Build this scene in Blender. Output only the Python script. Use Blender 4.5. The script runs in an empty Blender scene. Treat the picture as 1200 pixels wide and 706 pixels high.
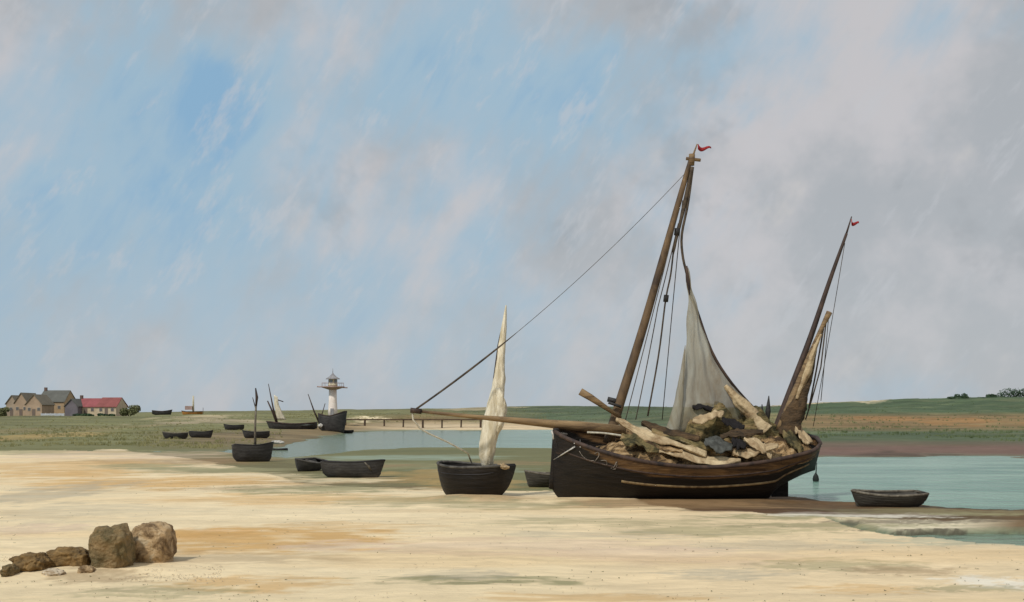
import bpy, bmesh, math, random
import numpy as np
from mathutils import Vector, Matrix
from mathutils.bvhtree import BVHTree
from mathutils import noise as mnoise
random.seed(7)
R = math.radians
F, CX, HY, CH = 1287.0, 600.0, 484.0, 3.0       # focal length in photo pixels, horizon row, eye height
sc = bpy.context.scene
col = sc.collection

def W(px, py, Y):
    return Vector(((px - CX) / F * Y, Y, CH - (py - HY) / F * Y))
def lin(c):
    return tuple((v / 255 / 12.92) if v / 255 <= .04045 else ((v / 255 + .055) / 1.055) ** 2.4 for v in c)

# ------------------------------------------------------------------ numpy noise
_rs = np.random.RandomState(11)
_T = _rs.rand(256, 256)
def vnoise(x, y, seed=0):
    x = x + seed * 17.3; y = y + seed * 9.7
    xi = np.floor(x).astype(int); yi = np.floor(y).astype(int)
    fx = x - xi; fy = y - yi
    fx = fx * fx * (3 - 2 * fx); fy = fy * fy * (3 - 2 * fy)
    a = _T[xi & 255, yi & 255]; b = _T[(xi + 1) & 255, yi & 255]
    c = _T[xi & 255, (yi + 1) & 255]; d = _T[(xi + 1) & 255, (yi + 1) & 255]
    return (a + (b - a) * fx) * (1 - fy) + (c + (d - c) * fx) * fy
def fbm(x, y, seed=0, octv=4):
    s = 0; a = .5; n = 0
    for o in range(octv):
        s = s + a * vnoise(x * 2 ** o, y * 2 ** o, seed + o); n += a; a *= .5
    return s / n

# ------------------------------------------------------------------ materials
def mat(name, base, base2=None, rough=.8, scale=3., stretch=(1, 1, 1), bump=.3, bscale=None, spec=.3, lo=.35, hi=.65, third=None, coat=0, bdist=.02):
    m = bpy.data.materials.new(name); m.use_nodes = True
    nt = m.node_tree; N = nt.nodes; L = nt.links
    p = N['Principled BSDF']; p.inputs['Roughness'].default_value = rough
    p.inputs['Specular IOR Level'].default_value = spec
    tc = N.new('ShaderNodeTexCoord'); mp = N.new('ShaderNodeMapping')
    mp.inputs['Scale'].default_value = stretch
    L.new(tc.outputs['Object'], mp.inputs['Vector'])
    n = N.new('ShaderNodeTexNoise'); n.inputs['Scale'].default_value = scale
    n.inputs['Detail'].default_value = 6; n.inputs['Roughness'].default_value = .65
    n.inputs['Distortion'].default_value = .6
    L.new(mp.outputs[0], n.inputs['Vector'])
    r = N.new('ShaderNodeValToRGB')
    r.color_ramp.elements[0].position = lo; r.color_ramp.elements[1].position = hi
    b2 = base2 or tuple(v * .6 for v in base)
    r.color_ramp.elements[0].color = (*b2, 1); r.color_ramp.elements[1].color = (*base, 1)
    if third:
        e = r.color_ramp.elements.new(min(.98, hi + .1)); e.color = (*third, 1)
    L.new(n.outputs['Fac'], r.inputs[0]); L.new(r.outputs[0], p.inputs['Base Color'])
    n2 = N.new('ShaderNodeTexNoise'); n2.inputs['Scale'].default_value = bscale or scale * 4
    n2.inputs['Detail'].default_value = 4
    L.new(mp.outputs[0], n2.inputs['Vector'])
    b = N.new('ShaderNodeBump'); b.inputs['Strength'].default_value = bump; b.inputs['Distance'].default_value = bdist
    L.new(n2.outputs['Fac'], b.inputs['Height']); L.new(b.outputs[0], p.inputs['Normal'])
    return m
M = {}
M['tar'] = mat('tarred_planks', lin((40, 34, 30)), lin((20, 18, 18)), .62, 1.6, (.5, 1, 4), .6, 6, third=lin((66, 50, 38)), bdist=.04)
M['brownhull'] = mat('brown_topsides', lin((112, 84, 54)), lin((62, 44, 30)), .7, 1.5, (.4, 1, 5), .5, 6, third=lin((140, 112, 76)), bdist=.03)
M['strake'] = mat('rubbing_strake', lin((158, 136, 98)), lin((92, 72, 50)), .7, 2.5, (1, 1, 1), .4)
M['spar'] = mat('spar_wood', lin((116, 94, 68)), lin((62, 50, 42)), .65, 2.2, (1, 1, .35), .5, third=lin((176, 146, 104)))
M['darkspar'] = mat('dark_spar', lin((84, 66, 56)), lin((40, 34, 34)), .65, 2.4, (1, 1, .5), .4)
M['tanspar'] = mat('tan_spar', lin((152, 126, 90)), lin((86, 68, 50)), .65, 1.8, (.4, 1, 3), .5, third=lin((190, 168, 128)))
M['rope'] = mat('rope', lin((96, 84, 70)), lin((52, 46, 42)), .9, 3, (1, 1, 1), .2)
M['paleRope'] = mat('pale_rope', lin((205, 200, 184)), lin((160, 152, 134)), .9, 6)
M['deck'] = mat('deck', lin((112, 86, 56)), lin((64, 48, 34)), .8, 3, (.5, 4, 1))
M['sail'] = mat('thin_sail', lin((172, 172, 160)), lin((136, 122, 94)), .9, .9, (1.6, 1, .45), .5, 7, third=lin((186, 180, 164)), bdist=.03)
M['sail'].node_tree.nodes['Principled BSDF'].inputs['Alpha'].default_value = .66
M['furled'] = mat('furled_sail', lin((232, 224, 204)), lin((190, 178, 150)), .85, 2.5, (2.5, 2.5, .5), .8, 6, third=lin((236, 228, 206)), bdist=.05)
M['net'] = mat('netting', lin((168, 138, 98)), lin((70, 54, 38)), .95, 1.9, (.7, 1.6, 1.8), 1., 14, third=lin((190, 166, 130)), bdist=.06, lo=.44, hi=.56)
M['canvas'] = mat('brown_canvas', lin((122, 108, 72)), lin((56, 54, 36)), .95, 1.5, (.7, 1, 1.6), 1., 10, third=lin((150, 126, 92)), bdist=.06, lo=.40, hi=.54)
M['paleCloth'] = mat('pale_cloth', lin((206, 186, 150)), lin((138, 114, 84)), .9, 1.8, (1, 1, 1), .8, 9, bdist=.05)
M['brownCanvas'] = mat('dark_canvas', lin((96, 76, 54)), lin((46, 40, 32)), .95, 2.5, (.7, 1, 1.6), 1., 10, third=lin((128, 108, 78)), bdist=.06)
M['greyCloth'] = mat('grey_cloth', lin((92, 94, 90)), lin((54, 54, 50)), .9, 3, (1, 1, 1), .6)
M['darkCloth'] = mat('dark_cloth', lin((38, 34, 34)), lin((24, 22, 24)), .9, 3)
M['iron'] = mat('iron', lin((60, 58, 56)), lin((34, 32, 32)), .6, 6)
M['whitepaint'] = mat('white_paint', lin((196, 192, 184)), lin((120, 116, 110)), .7, 9, lo=.3, hi=.5)
M['faded'] = mat('faded_paint', lin((150, 142, 132)), lin((70, 62, 56)), .8, 14, lo=.4, hi=.55)
M['red'] = mat('red_flag', lin((170, 46, 48)), lin((120, 34, 40)), .8, 8)
M['boat'] = mat('dark_boat', lin((52, 50, 52)), lin((32, 30, 32)), .65, 3, (1, 1, 3), .5, third=lin((78, 76, 76)))
M['farboat'] = mat('hazed_boat', lin((74, 72, 70)), lin((50, 48, 48)), .75, 1.4, (1, 1, 3), .5, third=lin((104, 98, 92)))  # boat tone lightened to imitate distance haze
M['boatin'] = mat('boat_inside', lin((104, 100, 94)), lin((60, 56, 52)), .8, 3, (1, 1, 1), .4)
M['greyboat'] = mat('grey_boat', lin((86, 82, 74)), lin((56, 52, 48)), .7, 3, (.6, 1, 5), .5, third=lin((118, 112, 100)))
M['gunw'] = mat('gunwale', lin((128, 120, 106)), lin((74, 66, 56)), .7, 5)
M['orange'] = mat('orange_boat', lin((196, 140, 72)), lin((150, 104, 58)), .7, 3)
M['rust'] = mat('rust_boat', lin((116, 70, 52)), lin((64, 44, 40)), .7, 1)
M['rock'] = mat('rock', lin((184, 156, 118)), lin((110, 88, 62)), .9, 3.0, (1, 1, 1), .8, 16, third=lin((186, 168, 138)), bdist=.06, lo=.4, hi=.56)
M['rockweed'] = mat('weedy_rock', lin((146, 122, 86)), lin((86, 78, 52)), .9, 3.0, (1, 1, 1), 1., 16, third=lin((160, 138, 108)), bdist=.06)
M['lowrock'] = mat('low_rock', lin((146, 116, 72)), lin((84, 68, 44)), .9, 4, (1, 1, 1), 1., 16, third=lin((188, 172, 146)), bdist=.05)
M['tower'] = mat('tower_paint', lin((246, 236, 228)), lin((228, 212, 204)), .8, 1)
M['towerlamp'] = mat('lantern_wall', lin((214, 204, 176)), lin((170, 160, 138)), .8, 1)
M['towerroof'] = mat('tower_roof', lin((160, 158, 158)), lin((128, 126, 130)), .7, 1)
M['platform'] = mat('platform_wood', lin((184, 160, 152)), lin((146, 122, 116)), .8, 1)
M['glass'] = mat('lantern_glass', lin((120, 130, 134)), lin((90, 98, 104)), .15, 1, spec=.6)
M['dune'] = mat('dune_blade', lin((116, 126, 88)), lin((84, 98, 66)), .9, .3)
M['bush'] = mat('bush_leaf', lin((70, 92, 64)), lin((44, 64, 48)), .9, .8)
M['bushcool'] = mat('hedge_leaf', lin((122, 124, 84)), lin((92, 96, 66)), .9, .8)
M['trunk'] = mat('bush_stem', lin((80, 66, 50)))
M['pile'] = mat('jetty_wood', lin((96, 80, 62)), lin((62, 50, 42)), .85, .8)
M['grass'] = mat('grass_blade', lin((146, 140, 98)), lin((112, 112, 74)), .9, .3, lo=.4, hi=.6)
M['weed'] = mat('beach_weed', lin((122, 112, 74)), lin((82, 80, 56)), .9, 2)
M['shellgrit'] = mat('shell_grit', lin((220, 208, 186)), lin((150, 128, 100)), .8, 2)
M['buoy'] = mat('marker', lin((44, 52, 46)), lin((28, 32, 30)), .7, 4)

# ------------------------------------------------------------------ object helpers
def tag(o, label=None, cat=None, group=None, kind=None):
    if label: o['label'] = label
    if cat: o['category'] = cat
    if group: o['group'] = group
    if kind: o['kind'] = kind
    return o
def empty(name, loc, label, cat, group=None):
    o = bpy.data.objects.new(name, None); col.objects.link(o); o.location = loc
    bpy.context.view_layer.update()
    return tag(o, label, cat, group)
def link(name, me, m, parent=None, smooth=True, solid=0):
    """me is in world coordinates; the object gets its own origin at its centre"""
    mats = m if isinstance(m, (list, tuple)) else [m]
    for k in mats: me.materials.append(k)
    n = len(me.vertices)
    co = np.empty(n * 3, 'f'); me.vertices.foreach_get('co', co); co = co.reshape(-1, 3)
    c = (co.min(0) + co.max(0)) / 2; c[2] = co[:, 2].min()
    me.vertices.foreach_set('co', (co - c).ravel()); me.update()
    o = bpy.data.objects.new(name, me); col.objects.link(o)
    if parent:
        o.parent = parent
        pl = Vector((0, 0, 0)); q = parent
        while q: pl += q.location; q = q.parent
        o.location = Vector([float(v) for v in c]) - pl
    else:
        o.location = [float(v) for v in c]
    if smooth: me.polygons.foreach_set('use_smooth', [True] * len(me.polygons))
    if solid:
        s = o.modifiers.new('solid', 'SOLIDIFY'); s.thickness = solid; s.offset = 0
    return o
def fin(bm, name='m'):
    bmesh.ops.recalc_face_normals(bm, faces=bm.faces)
    me = bpy.data.meshes.new(name); bm.to_mesh(me); bm.free(); return me
def tube_bm(bm, pts, rad, seg=10, flat=1.0, cap=True):
    pts = [Vector(p) for p in pts]; n = len(pts)
    rad = rad if isinstance(rad, (list, tuple)) else [rad] * n
    rings = []
    for i, p in enumerate(pts):
        t = (pts[min(i + 1, n - 1)] - pts[max(i - 1, 0)]).normalized()
        up = Vector((0, 1, 0)) if abs(t.y) < .9 else Vector((0, 0, 1))
        a = t.cross(up).normalized(); b = t.cross(a).normalized()
        rings.append([bm.verts.new(p + (a * math.cos(2 * math.pi * k / seg) + b * math.sin(2 * math.pi * k / seg) * flat) * rad[i]) for k in range(seg)])
    for i in range(n - 1):
        for k in range(seg):
            bm.faces.new((rings[i][k], rings[i][(k + 1) % seg], rings[i + 1][(k + 1) % seg], rings[i + 1][k]))
    if cap: bm.faces.new(rings[0]); bm.faces.new(rings[-1])
    return rings
def tube(pts, rad, seg=10, flat=1.0):
    bm = bmesh.new(); tube_bm(bm, pts, rad, seg, flat); return fin(bm)
def spline(pts, n=24):
    """Catmull-Rom through the given points"""
    P = [Vector(p) for p in pts]; P = [P[0] * 2 - P[1]] + P + [P[-1] * 2 - P[-2]]
    out = []; segs = len(P) - 3
    for i in range(n + 1):
        f = i / n * segs; k = min(int(f), segs - 1); t = f - k
        a, b, c, d = P[k:k + 4]
        out.append(.5 * ((2 * b) + (c - a) * t + (2 * a - 5 * b + 4 * c - d) * t * t + (3 * b - a - 3 * c + d) * t ** 3))
    return out
def sag(a, b, s, n=16):
    a = Vector(a); b = Vector(b)
    return [a.lerp(b, i / n) + Vector((0, 0, -4 * s * (i / n) * (1 - i / n))) for i in range(n + 1)]
def box_bm(bm, lo, hi, bev=0, rz=0, piv=None):
    r = bmesh.ops.create_cube(bm, size=1)
    vs = r['verts']
    for v in vs:
        v.co = Vector([(lo[k] + hi[k]) / 2 + v.co[k] * (hi[k] - lo[k]) for k in range(3)])
    if bev:
        bmesh.ops.bevel(bm, geom=list({e for v in vs for e in v.link_edges}), offset=bev, segments=2, affect='EDGES')
def box(lo, hi, bev=0):
    bm = bmesh.new(); box_bm(bm, lo, hi, bev); return fin(bm)
def lathe(c, prof, seg=24):
    bm = bmesh.new(); rings = []
    for r, z in prof:
        rings.append([bm.verts.new((c[0] + r * math.cos(2 * math.pi * k / seg), c[1] + r * math.sin(2 * math.pi * k / seg), c[2] + z)) for k in range(seg)])
    for i in range(len(rings) - 1):
        for k in range(seg):
            bm.faces.new((rings[i][k], rings[i][(k + 1) % seg], rings[i + 1][(k + 1) % seg], rings[i + 1][k]))
    bm.faces.new(rings[0]); bm.faces.new(rings[-1]); return fin(bm)
def lump(c, size, seed, amp=.25, freq=1.6, sub=4, square=1.0, flatb=True):
    """rough rounded block"""
    bm = bmesh.new(); bmesh.ops.create_icosphere(bm, subdivisions=sub, radius=1)
    off = Vector((seed * 3.1, seed * 7.7, seed * 1.3))
    for v in bm.verts:
        d = v.co.normalized()
        p = Vector([math.copysign(abs(k) ** square, k) for k in d])
        n = mnoise.fractal(d * freq + off, .8, 2.1, 5) * amp
        rdg = abs(mnoise.noise(d * freq * 2.3 + off)) * amp * .7
        p = p * (1 + n - rdg)
        v.co = Vector((c[0] + p.x * size[0], c[1] + p.y * size[1], c[2] + p.z * size[2]))
    return fin(bm)

# ------------------------------------------------------------------ the ground: one sheet
S_ = lin((234, 212, 172)); S2 = lin((232, 208, 168)); O_ = lin((122, 114, 78)); OG = lin((116, 114, 78)); G_ = lin((118, 116, 78)); GD = lin((82, 94, 68))
MB = lin((108, 82, 52)); WB = lin((110, 120, 96)); PU = lin((118, 94, 82)); BE = lin((206, 184, 150)); RO = lin((132, 110, 74)); WS = lin((226, 212, 180))
MO = lin((128, 104, 72)); g_ = lin((78, 94, 66)); BRG = lin((120, 104, 76)); PD = lin((206, 188, 156))
# columns: px : stops (distance, z) for 0 sand,1 pool,2 spit,3 near mud,4 water,5 far shore,6,7,8,9 top,10 far ; colours of the 10 bands
def zz(py, d): return CH - (py - HY) * d / F
cols = [
 (-900, [0, 90, 90, 90, 90, 90, 92, 150, 300, 500, 2500], {6: zz(503, 92) * 0, 7: .55, 8: 2.2, 9: 3.0}, [S_, WB, S_, G_, G_, G_, G_, G_, G_, G_]),
 (0,    [0, 90, 90, 90, 90, 91, 93, 150, 300, 500, 2500], {7: .55, 8: 2.2, 9: 3.0}, [S_, WB, S_, G_, G_, G_, G_, G_, G_, G_]),
 (150,  [0, 88, 88, 88, 88, 89, 92, 150, 300, 500, 2500], {7: .55, 8: 2.2, 9: 3.0}, [S_, WB, S_, G_, G_, G_, G_, G_, G_, G_]),
 (255,  [0, 66, 66, 66, 90, 90, 104, 150, 260, 420, 2500], {7: .5, 8: 2.3, 9: 3.6}, [S_, WB, S_, O_, WB, O_, BRG, G_, G_, G_]),
 (330,  [0, 50, 50, 50, 76, 100, 120, 165, 300, 420, 2500], {7: .45, 8: 2.5, 9: 3.6}, [S_, WB, S_, O_, WB, BRG, BRG, G_, G_, G_]),
 (400,  [0, 45, 45, 45, 88, 172, 190, 225, 300, 450, 2500], {6: .25, 7: .9, 8: 2.3, 9: 4.2}, [S_, WB, S_, OG, WB, BRG, RO, G_, G_, G_]),
 (500,  [0, 42.5, 42.5, 42.5, 100, 208, 228, 245, 300, 450, 2500], {6: .3, 7: .8, 8: 2.6, 9: 4.4}, [S_, WB, S_, OG, WB, BE, BE, RO, G_, G_]),
 (640,  [0, 42, 42, 42, 96, 200, 222, 240, 300, 420, 2500], {6: .4, 7: 1.0, 8: 3.0, 9: 5.6}, [S_, WB, S_, OG, WB, BE, BE, GD, GD, GD]),
 (760,  [0, 35.2, 35.2, 35.2, 47, 170, 185, 220, 290, 420, 2500], {6: .5, 7: 1.0, 8: 3.0, 9: 5.4}, [S2, WB, S_, MB, WB, BE, GD, GD, GD, GD]),
 (880,  [0, 32.6, 32.6, 32.6, 41.5, 90, 110, 150, 230, 360, 2500], {6: .6, 7: 1.4, 8: 2.9, 9: 4.6}, [S2, WB, S_, MB, WB, PU, GD, G_, GD, GD]),
 (950,  [0, 30.6, 30.7, 31.2, 39.6, 79, 93, 126, 200, 350, 2500], {6: .45, 7: 1.15, 8: 2.6, 9: 5.9}, [S2, WB, S_, MB, WB, PU, GD, RO, g_, PD]),
 (1050, [0, 26.6, 28.4, 30.4, 37.6, 79, 93, 126, 200, 350, 2500], {6: .45, 7: 1.15, 8: 2.6, 9: 7.0}, [S2, WB, WS, MB, WB, PU, GD, RO, g_, g_]),
 (1120, [0, 25.6, 28.6, 30.6, 36.4, 79, 93, 126, 200, 350, 2500], {6: .45, 7: 1.15, 8: 2.6, 9: 7.6}, [S2, WB, WS, MB, WB, PU, GD, RO, g_, g_]),
 (1200, [0, 24.6, 28.3, 30.6, 35.6, 77, 93, 126, 200, 350, 2500], {6: .45, 7: 1.15, 8: 2.6, 9: 8.0}, [S2, WB, MO, MB, WB, PU, GD, RO, g_, g_]),
 (2400, [0, 22, 28, 31, 35, 77, 93, 126, 200, 350, 2500], {6: .45, 7: 1.15, 8: 2.6, 9: 8.0}, [S2, WB, MO, MB, WB, PU, GD, RO, g_, g_]),
]
WATER_Z = -.13
colpx = np.array([c[0] for c in cols], float)
D = np.log(np.maximum(np.array([c[1] for c in cols], float), 4.0))
Zs = np.array([[c[2].get(k, {9: 3.0, 10: 1.0}.get(k, -.02 if k in (3, 4, 5) else 0.0)) for k in range(11)] for c in cols])
Zs[:, 4] = -.10; Zs[:, 5] = -.10; Zs[:, 10] = Zs[:, 9] * .6
C = np.array([c[3] for c in cols])               # ncol x 10 x 3
# patches of weed, ochre sand, damp sand, plus brown shade painted under both beached boats: (px, py, half width px, half height px, colour, strength)
OCH = lin((206, 162, 98)); OLV = lin((150, 144, 106)); GRY = lin((178, 168, 146)); BRN = lin((150, 122, 88)); WHT = lin((240, 232, 214)); DK = lin((70, 62, 50)); PINK = lin((214, 188, 162)); CRM = lin((236, 216, 178)); TEA = lin((150, 164, 146))
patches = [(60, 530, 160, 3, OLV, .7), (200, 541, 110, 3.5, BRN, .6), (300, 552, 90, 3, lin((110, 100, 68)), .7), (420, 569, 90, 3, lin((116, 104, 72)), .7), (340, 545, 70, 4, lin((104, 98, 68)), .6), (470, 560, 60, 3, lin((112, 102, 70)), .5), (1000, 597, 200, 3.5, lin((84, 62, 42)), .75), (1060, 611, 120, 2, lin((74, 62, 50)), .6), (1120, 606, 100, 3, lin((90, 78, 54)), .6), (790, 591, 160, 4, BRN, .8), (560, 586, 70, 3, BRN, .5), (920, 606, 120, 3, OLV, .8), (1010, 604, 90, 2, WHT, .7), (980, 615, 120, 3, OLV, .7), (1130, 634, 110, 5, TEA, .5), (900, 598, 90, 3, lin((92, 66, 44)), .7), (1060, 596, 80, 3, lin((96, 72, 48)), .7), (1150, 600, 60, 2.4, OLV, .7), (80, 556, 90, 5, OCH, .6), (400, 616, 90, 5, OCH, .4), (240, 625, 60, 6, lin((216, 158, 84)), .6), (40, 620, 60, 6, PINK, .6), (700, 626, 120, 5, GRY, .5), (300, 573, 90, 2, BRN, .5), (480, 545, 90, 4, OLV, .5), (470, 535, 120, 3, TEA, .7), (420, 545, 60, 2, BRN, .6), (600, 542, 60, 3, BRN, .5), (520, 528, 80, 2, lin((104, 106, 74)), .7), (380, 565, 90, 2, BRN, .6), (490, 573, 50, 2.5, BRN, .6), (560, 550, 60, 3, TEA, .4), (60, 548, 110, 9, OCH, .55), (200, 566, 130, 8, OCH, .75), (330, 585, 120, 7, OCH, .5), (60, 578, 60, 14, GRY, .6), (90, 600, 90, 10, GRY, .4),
 (300, 632, 150, 14, OCH, .85), (270, 654, 120, 7, BRN, .35), (250, 600, 160, 8, CRM, .6), (500, 602, 200, 10, CRM, .5), (120, 676, 60, 7, BRN, .5),
 (300, 683, 90, 9, OCH, .6), (180, 694, 90, 8, OLV, .55), (395, 640, 70, 6, PINK, .6), (560, 681, 110, 7, OLV, .9), (540, 674, 60, 5, GRY, .5), (700, 700, 120, 5, OCH, .5),
 (620, 640, 200, 9, PINK, .5), (800, 650, 150, 10, PINK, .5), (450, 668, 120, 7, CRM, .5), (980, 662, 90, 7, OLV, .55), (1060, 668, 60, 5, BRN, .5), (1020, 690, 70, 6, OCH, .45), (1160, 682, 50, 8, WHT, .8), (1140, 690, 60, 4, OLV, .6),
 (850, 672, 70, 6, GRY, .6), (900, 640, 100, 6, GRY, .4), (700, 612, 140, 5, OLV, .5), (860, 622, 120, 6, OLV, .6), (600, 592, 90, 5, OLV, .6), (470, 588, 80, 5, OLV, .6), (380, 574, 100, 5, OLV, .8), (250, 551, 110, 4, OLV, .85), (170, 546, 60, 3, OLV, .7),
 (500, 576, 70, 4, CRM, .7), (400, 562, 70, 3, CRM, .7), (300, 557, 70, 3, CRM, .5), (560, 566, 60, 6, OCH, .35), (490, 556, 70, 8, OCH, .35), (150, 533, 120, 5, PINK, .5), (260, 538, 60, 4, BRN, .5),
 (1010, 602, 110, 3, WHT, .3), (1090, 597, 120, 4, OLV, .5), (960, 592, 80, 5, DK, .35), (1100, 621.5, 90, 1.6, DK, .8), (1150, 592, 80, 2.2, DK, .8), (1060, 532, 60, 2.0, DK, .6), (250, 498, 60, 5, PINK, .4), (240, 500, 40, 3, BE, .5),
 (430, 489, 30, 2.0, CRM, .9), (40, 515, 50, 4, OCH, .35), (100, 508, 60, 4, BRN, .3), (30, 495, 40, 2, DK, .35), (1080, 494, 70, 3, lin((170, 122, 72)), .5), (1000, 471, 26, 2.2, PD, .9), (930, 471, 30, 2, PD, .8), (560, 478.5, 50, 2, BE, .5)]

def ground_eval(X, Y, drift=True):
    """z and colour of the ground at world points, all functions of world position"""
    d = np.hypot(X, Y); fwd = Y > 0
    d0 = np.where(fwd, Y, d)                          # stops are distances measured along the view
    d0 = np.maximum(np.where(fwd, Y, 4.0), 4.0)
    px = np.clip(np.where(fwd, CX + F * X / np.maximum(Y, .5), np.where(X > 0, 2400, -900)), -900, 2400)
    ld = np.log(d0)
    lx = X / d0 * 8; 
    w1 = (fbm(X * .12, d0 * .25, 3, 5) - .5) * np.clip(.11, 0, 1)
    w2 = (fbm(lx * 4, ld * 9, 5, 4) - .5) * .05 + (fbm(X * .09, ld * 14, 6, 5) - .5) * .20 * np.clip((d - 85) / 40, 0, 1)
    ldw = ld + w1 + w2
    pxw = px + (fbm(X * .2, d0 * .2, 8) - .5) * 30
    f = np.interp(pxw, colpx, np.arange(len(colpx)))
    i = np.minimum(f.astype(int), len(colpx) - 2); t = f - i
    stops = D[i] * (1 - t)[:, None] + D[i + 1] * t[:, None]
    zs = Zs[i] * (1 - t)[:, None] + Zs[i + 1] * t[:, None]
    cc = C[i] * (1 - t)[:, None, None] + C[i + 1] * t[:, None, None]
    z = np.zeros_like(ld); color = cc[:, 0, :].copy()
    for k in range(10):
        a = stops[:, k]; b = stops[:, k + 1]; wdt = np.maximum(b - a, 1e-4)
        u = np.clip((ldw - a) / wdt, 0, 1); ins = (ldw >= a) & (ldw < b)
        da, db = np.exp(a), np.exp(b)
        ul = np.clip((np.exp(ldw) - da) / np.maximum(db - da, 1e-3), 0, 1)
        zk = zs[:, k] + (zs[:, k + 1] - zs[:, k]) * ul
        if k in (1, 4):
            zk = zk - np.minimum(.5, (db - da) * .12) * np.sin(np.pi * ul) ** .7
        z = np.where(ins, zk, z)
        if k: 
            blend = np.clip((ldw - a) / (.014 if k < 5 else .05 if k == 5 else .13) + .5, 0, 1)[:, None] * (wdt > 3e-4)[:, None]
            color = color * (1 - blend) + cc[:, k, :] * blend
    z = np.where(ldw >= stops[:, 10], zs[:, 10], z)
    near = np.clip((60 - d) / 40, 0, 1)
    z = z + (fbm(X * .35, Y * .55, 21) - .5) * .10 * near + (fbm(X * 1.6, Y * 2.6, 22) - .5) * .035 * near
    far = np.clip((d - 90) / 200, 0, 1)
    z = z + (fbm(X * .03, Y * .03, 31, 5) - .5) * 1.3 * far
    for (mx_, my_, rx_, ry_, mh_) in ((-7.7, 21.2, 1.5, .9, .05), (-8.9, 20.8, 1.2, .8, .04), (5.8, 37.6, 5.2, 1.1, .12), (-1.4, 38.6, 1.5, 1.1, .10)):
        if drift: z = z + mh_ * np.exp(-(((X - mx_) / rx_) ** 2 + ((Y - my_) / ry_) ** 2) ** 2)
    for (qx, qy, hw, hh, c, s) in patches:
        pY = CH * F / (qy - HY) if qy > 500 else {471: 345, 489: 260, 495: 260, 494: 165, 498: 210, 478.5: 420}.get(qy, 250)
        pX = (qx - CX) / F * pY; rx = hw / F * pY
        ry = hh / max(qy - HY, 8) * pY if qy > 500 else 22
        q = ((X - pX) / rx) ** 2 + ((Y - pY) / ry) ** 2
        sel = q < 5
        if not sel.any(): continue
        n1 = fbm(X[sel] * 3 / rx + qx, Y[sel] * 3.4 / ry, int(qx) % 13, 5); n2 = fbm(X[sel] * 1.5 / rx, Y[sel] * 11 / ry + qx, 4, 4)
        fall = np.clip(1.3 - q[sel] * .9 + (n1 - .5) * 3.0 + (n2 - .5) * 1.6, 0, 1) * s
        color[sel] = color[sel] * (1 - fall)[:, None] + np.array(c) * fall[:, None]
    # long drifts of slightly different sand
    n = fbm(X * .22, Y * .9, 41, 5)[:, None]; n2 = fbm(X * .9, Y * 3.2, 43, 4)[:, None]
    n3 = fbm(X * .10 + 5, Y * .45, 47, 5)[:, None]
    wm_ = np.clip((n3 - .5) * 5, 0, 1) * (color[:, :1] > .45)
    color = color * (1 - wm_ * .22) + np.array(OCH) * wm_ * .22
    color = color * (.80 + .26 * n + .16 * n2)
    mt = fbm(X * .06, ld * 34, 51, 5)[:, None]; fr = np.clip((d - 88) / 30, 0, 1)[:, None]
    color = color * (1 + fr * (mt - .5) * .9) + np.array(lin((96, 84, 60))) * fr * np.clip((fbm(X * .1 + 9, ld * 50, 53, 4)[:, None] - .55) * 2, 0, .5)
    return z, np.clip(color, .01, .95)
az = np.concatenate([np.linspace(-180, -42, 60), np.linspace(-41, 41, 860), np.linspace(42, 180, 60)])
rr = np.concatenate([[.5, 3, 7, 11], np.exp(np.linspace(math.log(14), math.log(600), 620)), [800, 1100, 1600, 2500, 4000, 8000]])
A, RR = np.meshgrid(np.radians(az), rr)
Xg = (RR * np.sin(A)).ravel(); Yg = (RR * np.cos(A)).ravel()
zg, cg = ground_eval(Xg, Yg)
zg = np.where(np.hypot(Xg, Yg) > 700, np.minimum(zg, 2.6), zg)
na, nr = len(az), len(rr)
me = bpy.data.meshes.new('ground')
idx = np.arange(na * nr).reshape(nr, na)
q = np.stack([idx[:-1, :-1], idx[:-1, 1:], idx[1:, 1:], idx[1:, :-1]], -1).reshape(-1, 4)
me.vertices.add(na * nr); me.vertices.foreach_set('co', np.stack([Xg, Yg, zg], 1).astype('f').ravel())
me.loops.add(len(q) * 4); me.loops.foreach_set('vertex_index', q.ravel().astype('i'))
me.polygons.add(len(q)); me.polygons.foreach_set('loop_start', (np.arange(len(q)) * 4).astype('i'))
me.update(); me.validate()
me.polygons.foreach_set('use_smooth', [True] * len(q))
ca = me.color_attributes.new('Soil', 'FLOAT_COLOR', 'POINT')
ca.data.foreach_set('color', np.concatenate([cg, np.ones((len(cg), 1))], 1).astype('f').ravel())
gm = bpy.data.materials.new('shore'); gm.use_nodes = True
N = gm.node_tree.nodes; L = gm.node_tree.links; p = N['Principled BSDF']
at = N.new('ShaderNodeVertexColor'); at.layer_name = 'Soil'
geo = N.new('ShaderNodeNewGeometry'); mp = N.new('ShaderNodeMapping'); mp.inputs['Scale'].default_value = (.5, 1.4, 1)
L.new(geo.outputs['Position'], mp.inputs[0])
n1 = N.new('ShaderNodeTexNoise'); n1.inputs['Scale'].default_value = 1.6; n1.inputs['Detail'].default_value = 9; n1.inputs['Roughness'].default_value = .7; n1.inputs['Distortion'].default_value = .8
L.new(mp.outputs[0], n1.inputs[0])
mr = N.new('ShaderNodeMapRange'); mr.inputs[1].default_value = .3; mr.inputs[2].default_value = .7; mr.inputs[3].default_value = .84; mr.inputs[4].default_value = 1.12
L.new(n1.outputs[0], mr.inputs[0])
mx = N.new('ShaderNodeVectorMath'); mx.operation = 'SCALE'
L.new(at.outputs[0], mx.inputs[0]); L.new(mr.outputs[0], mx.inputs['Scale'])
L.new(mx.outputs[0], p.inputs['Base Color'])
p.inputs['Roughness'].default_value = .85; p.inputs['Specular IOR Level'].default_value = .25
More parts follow.
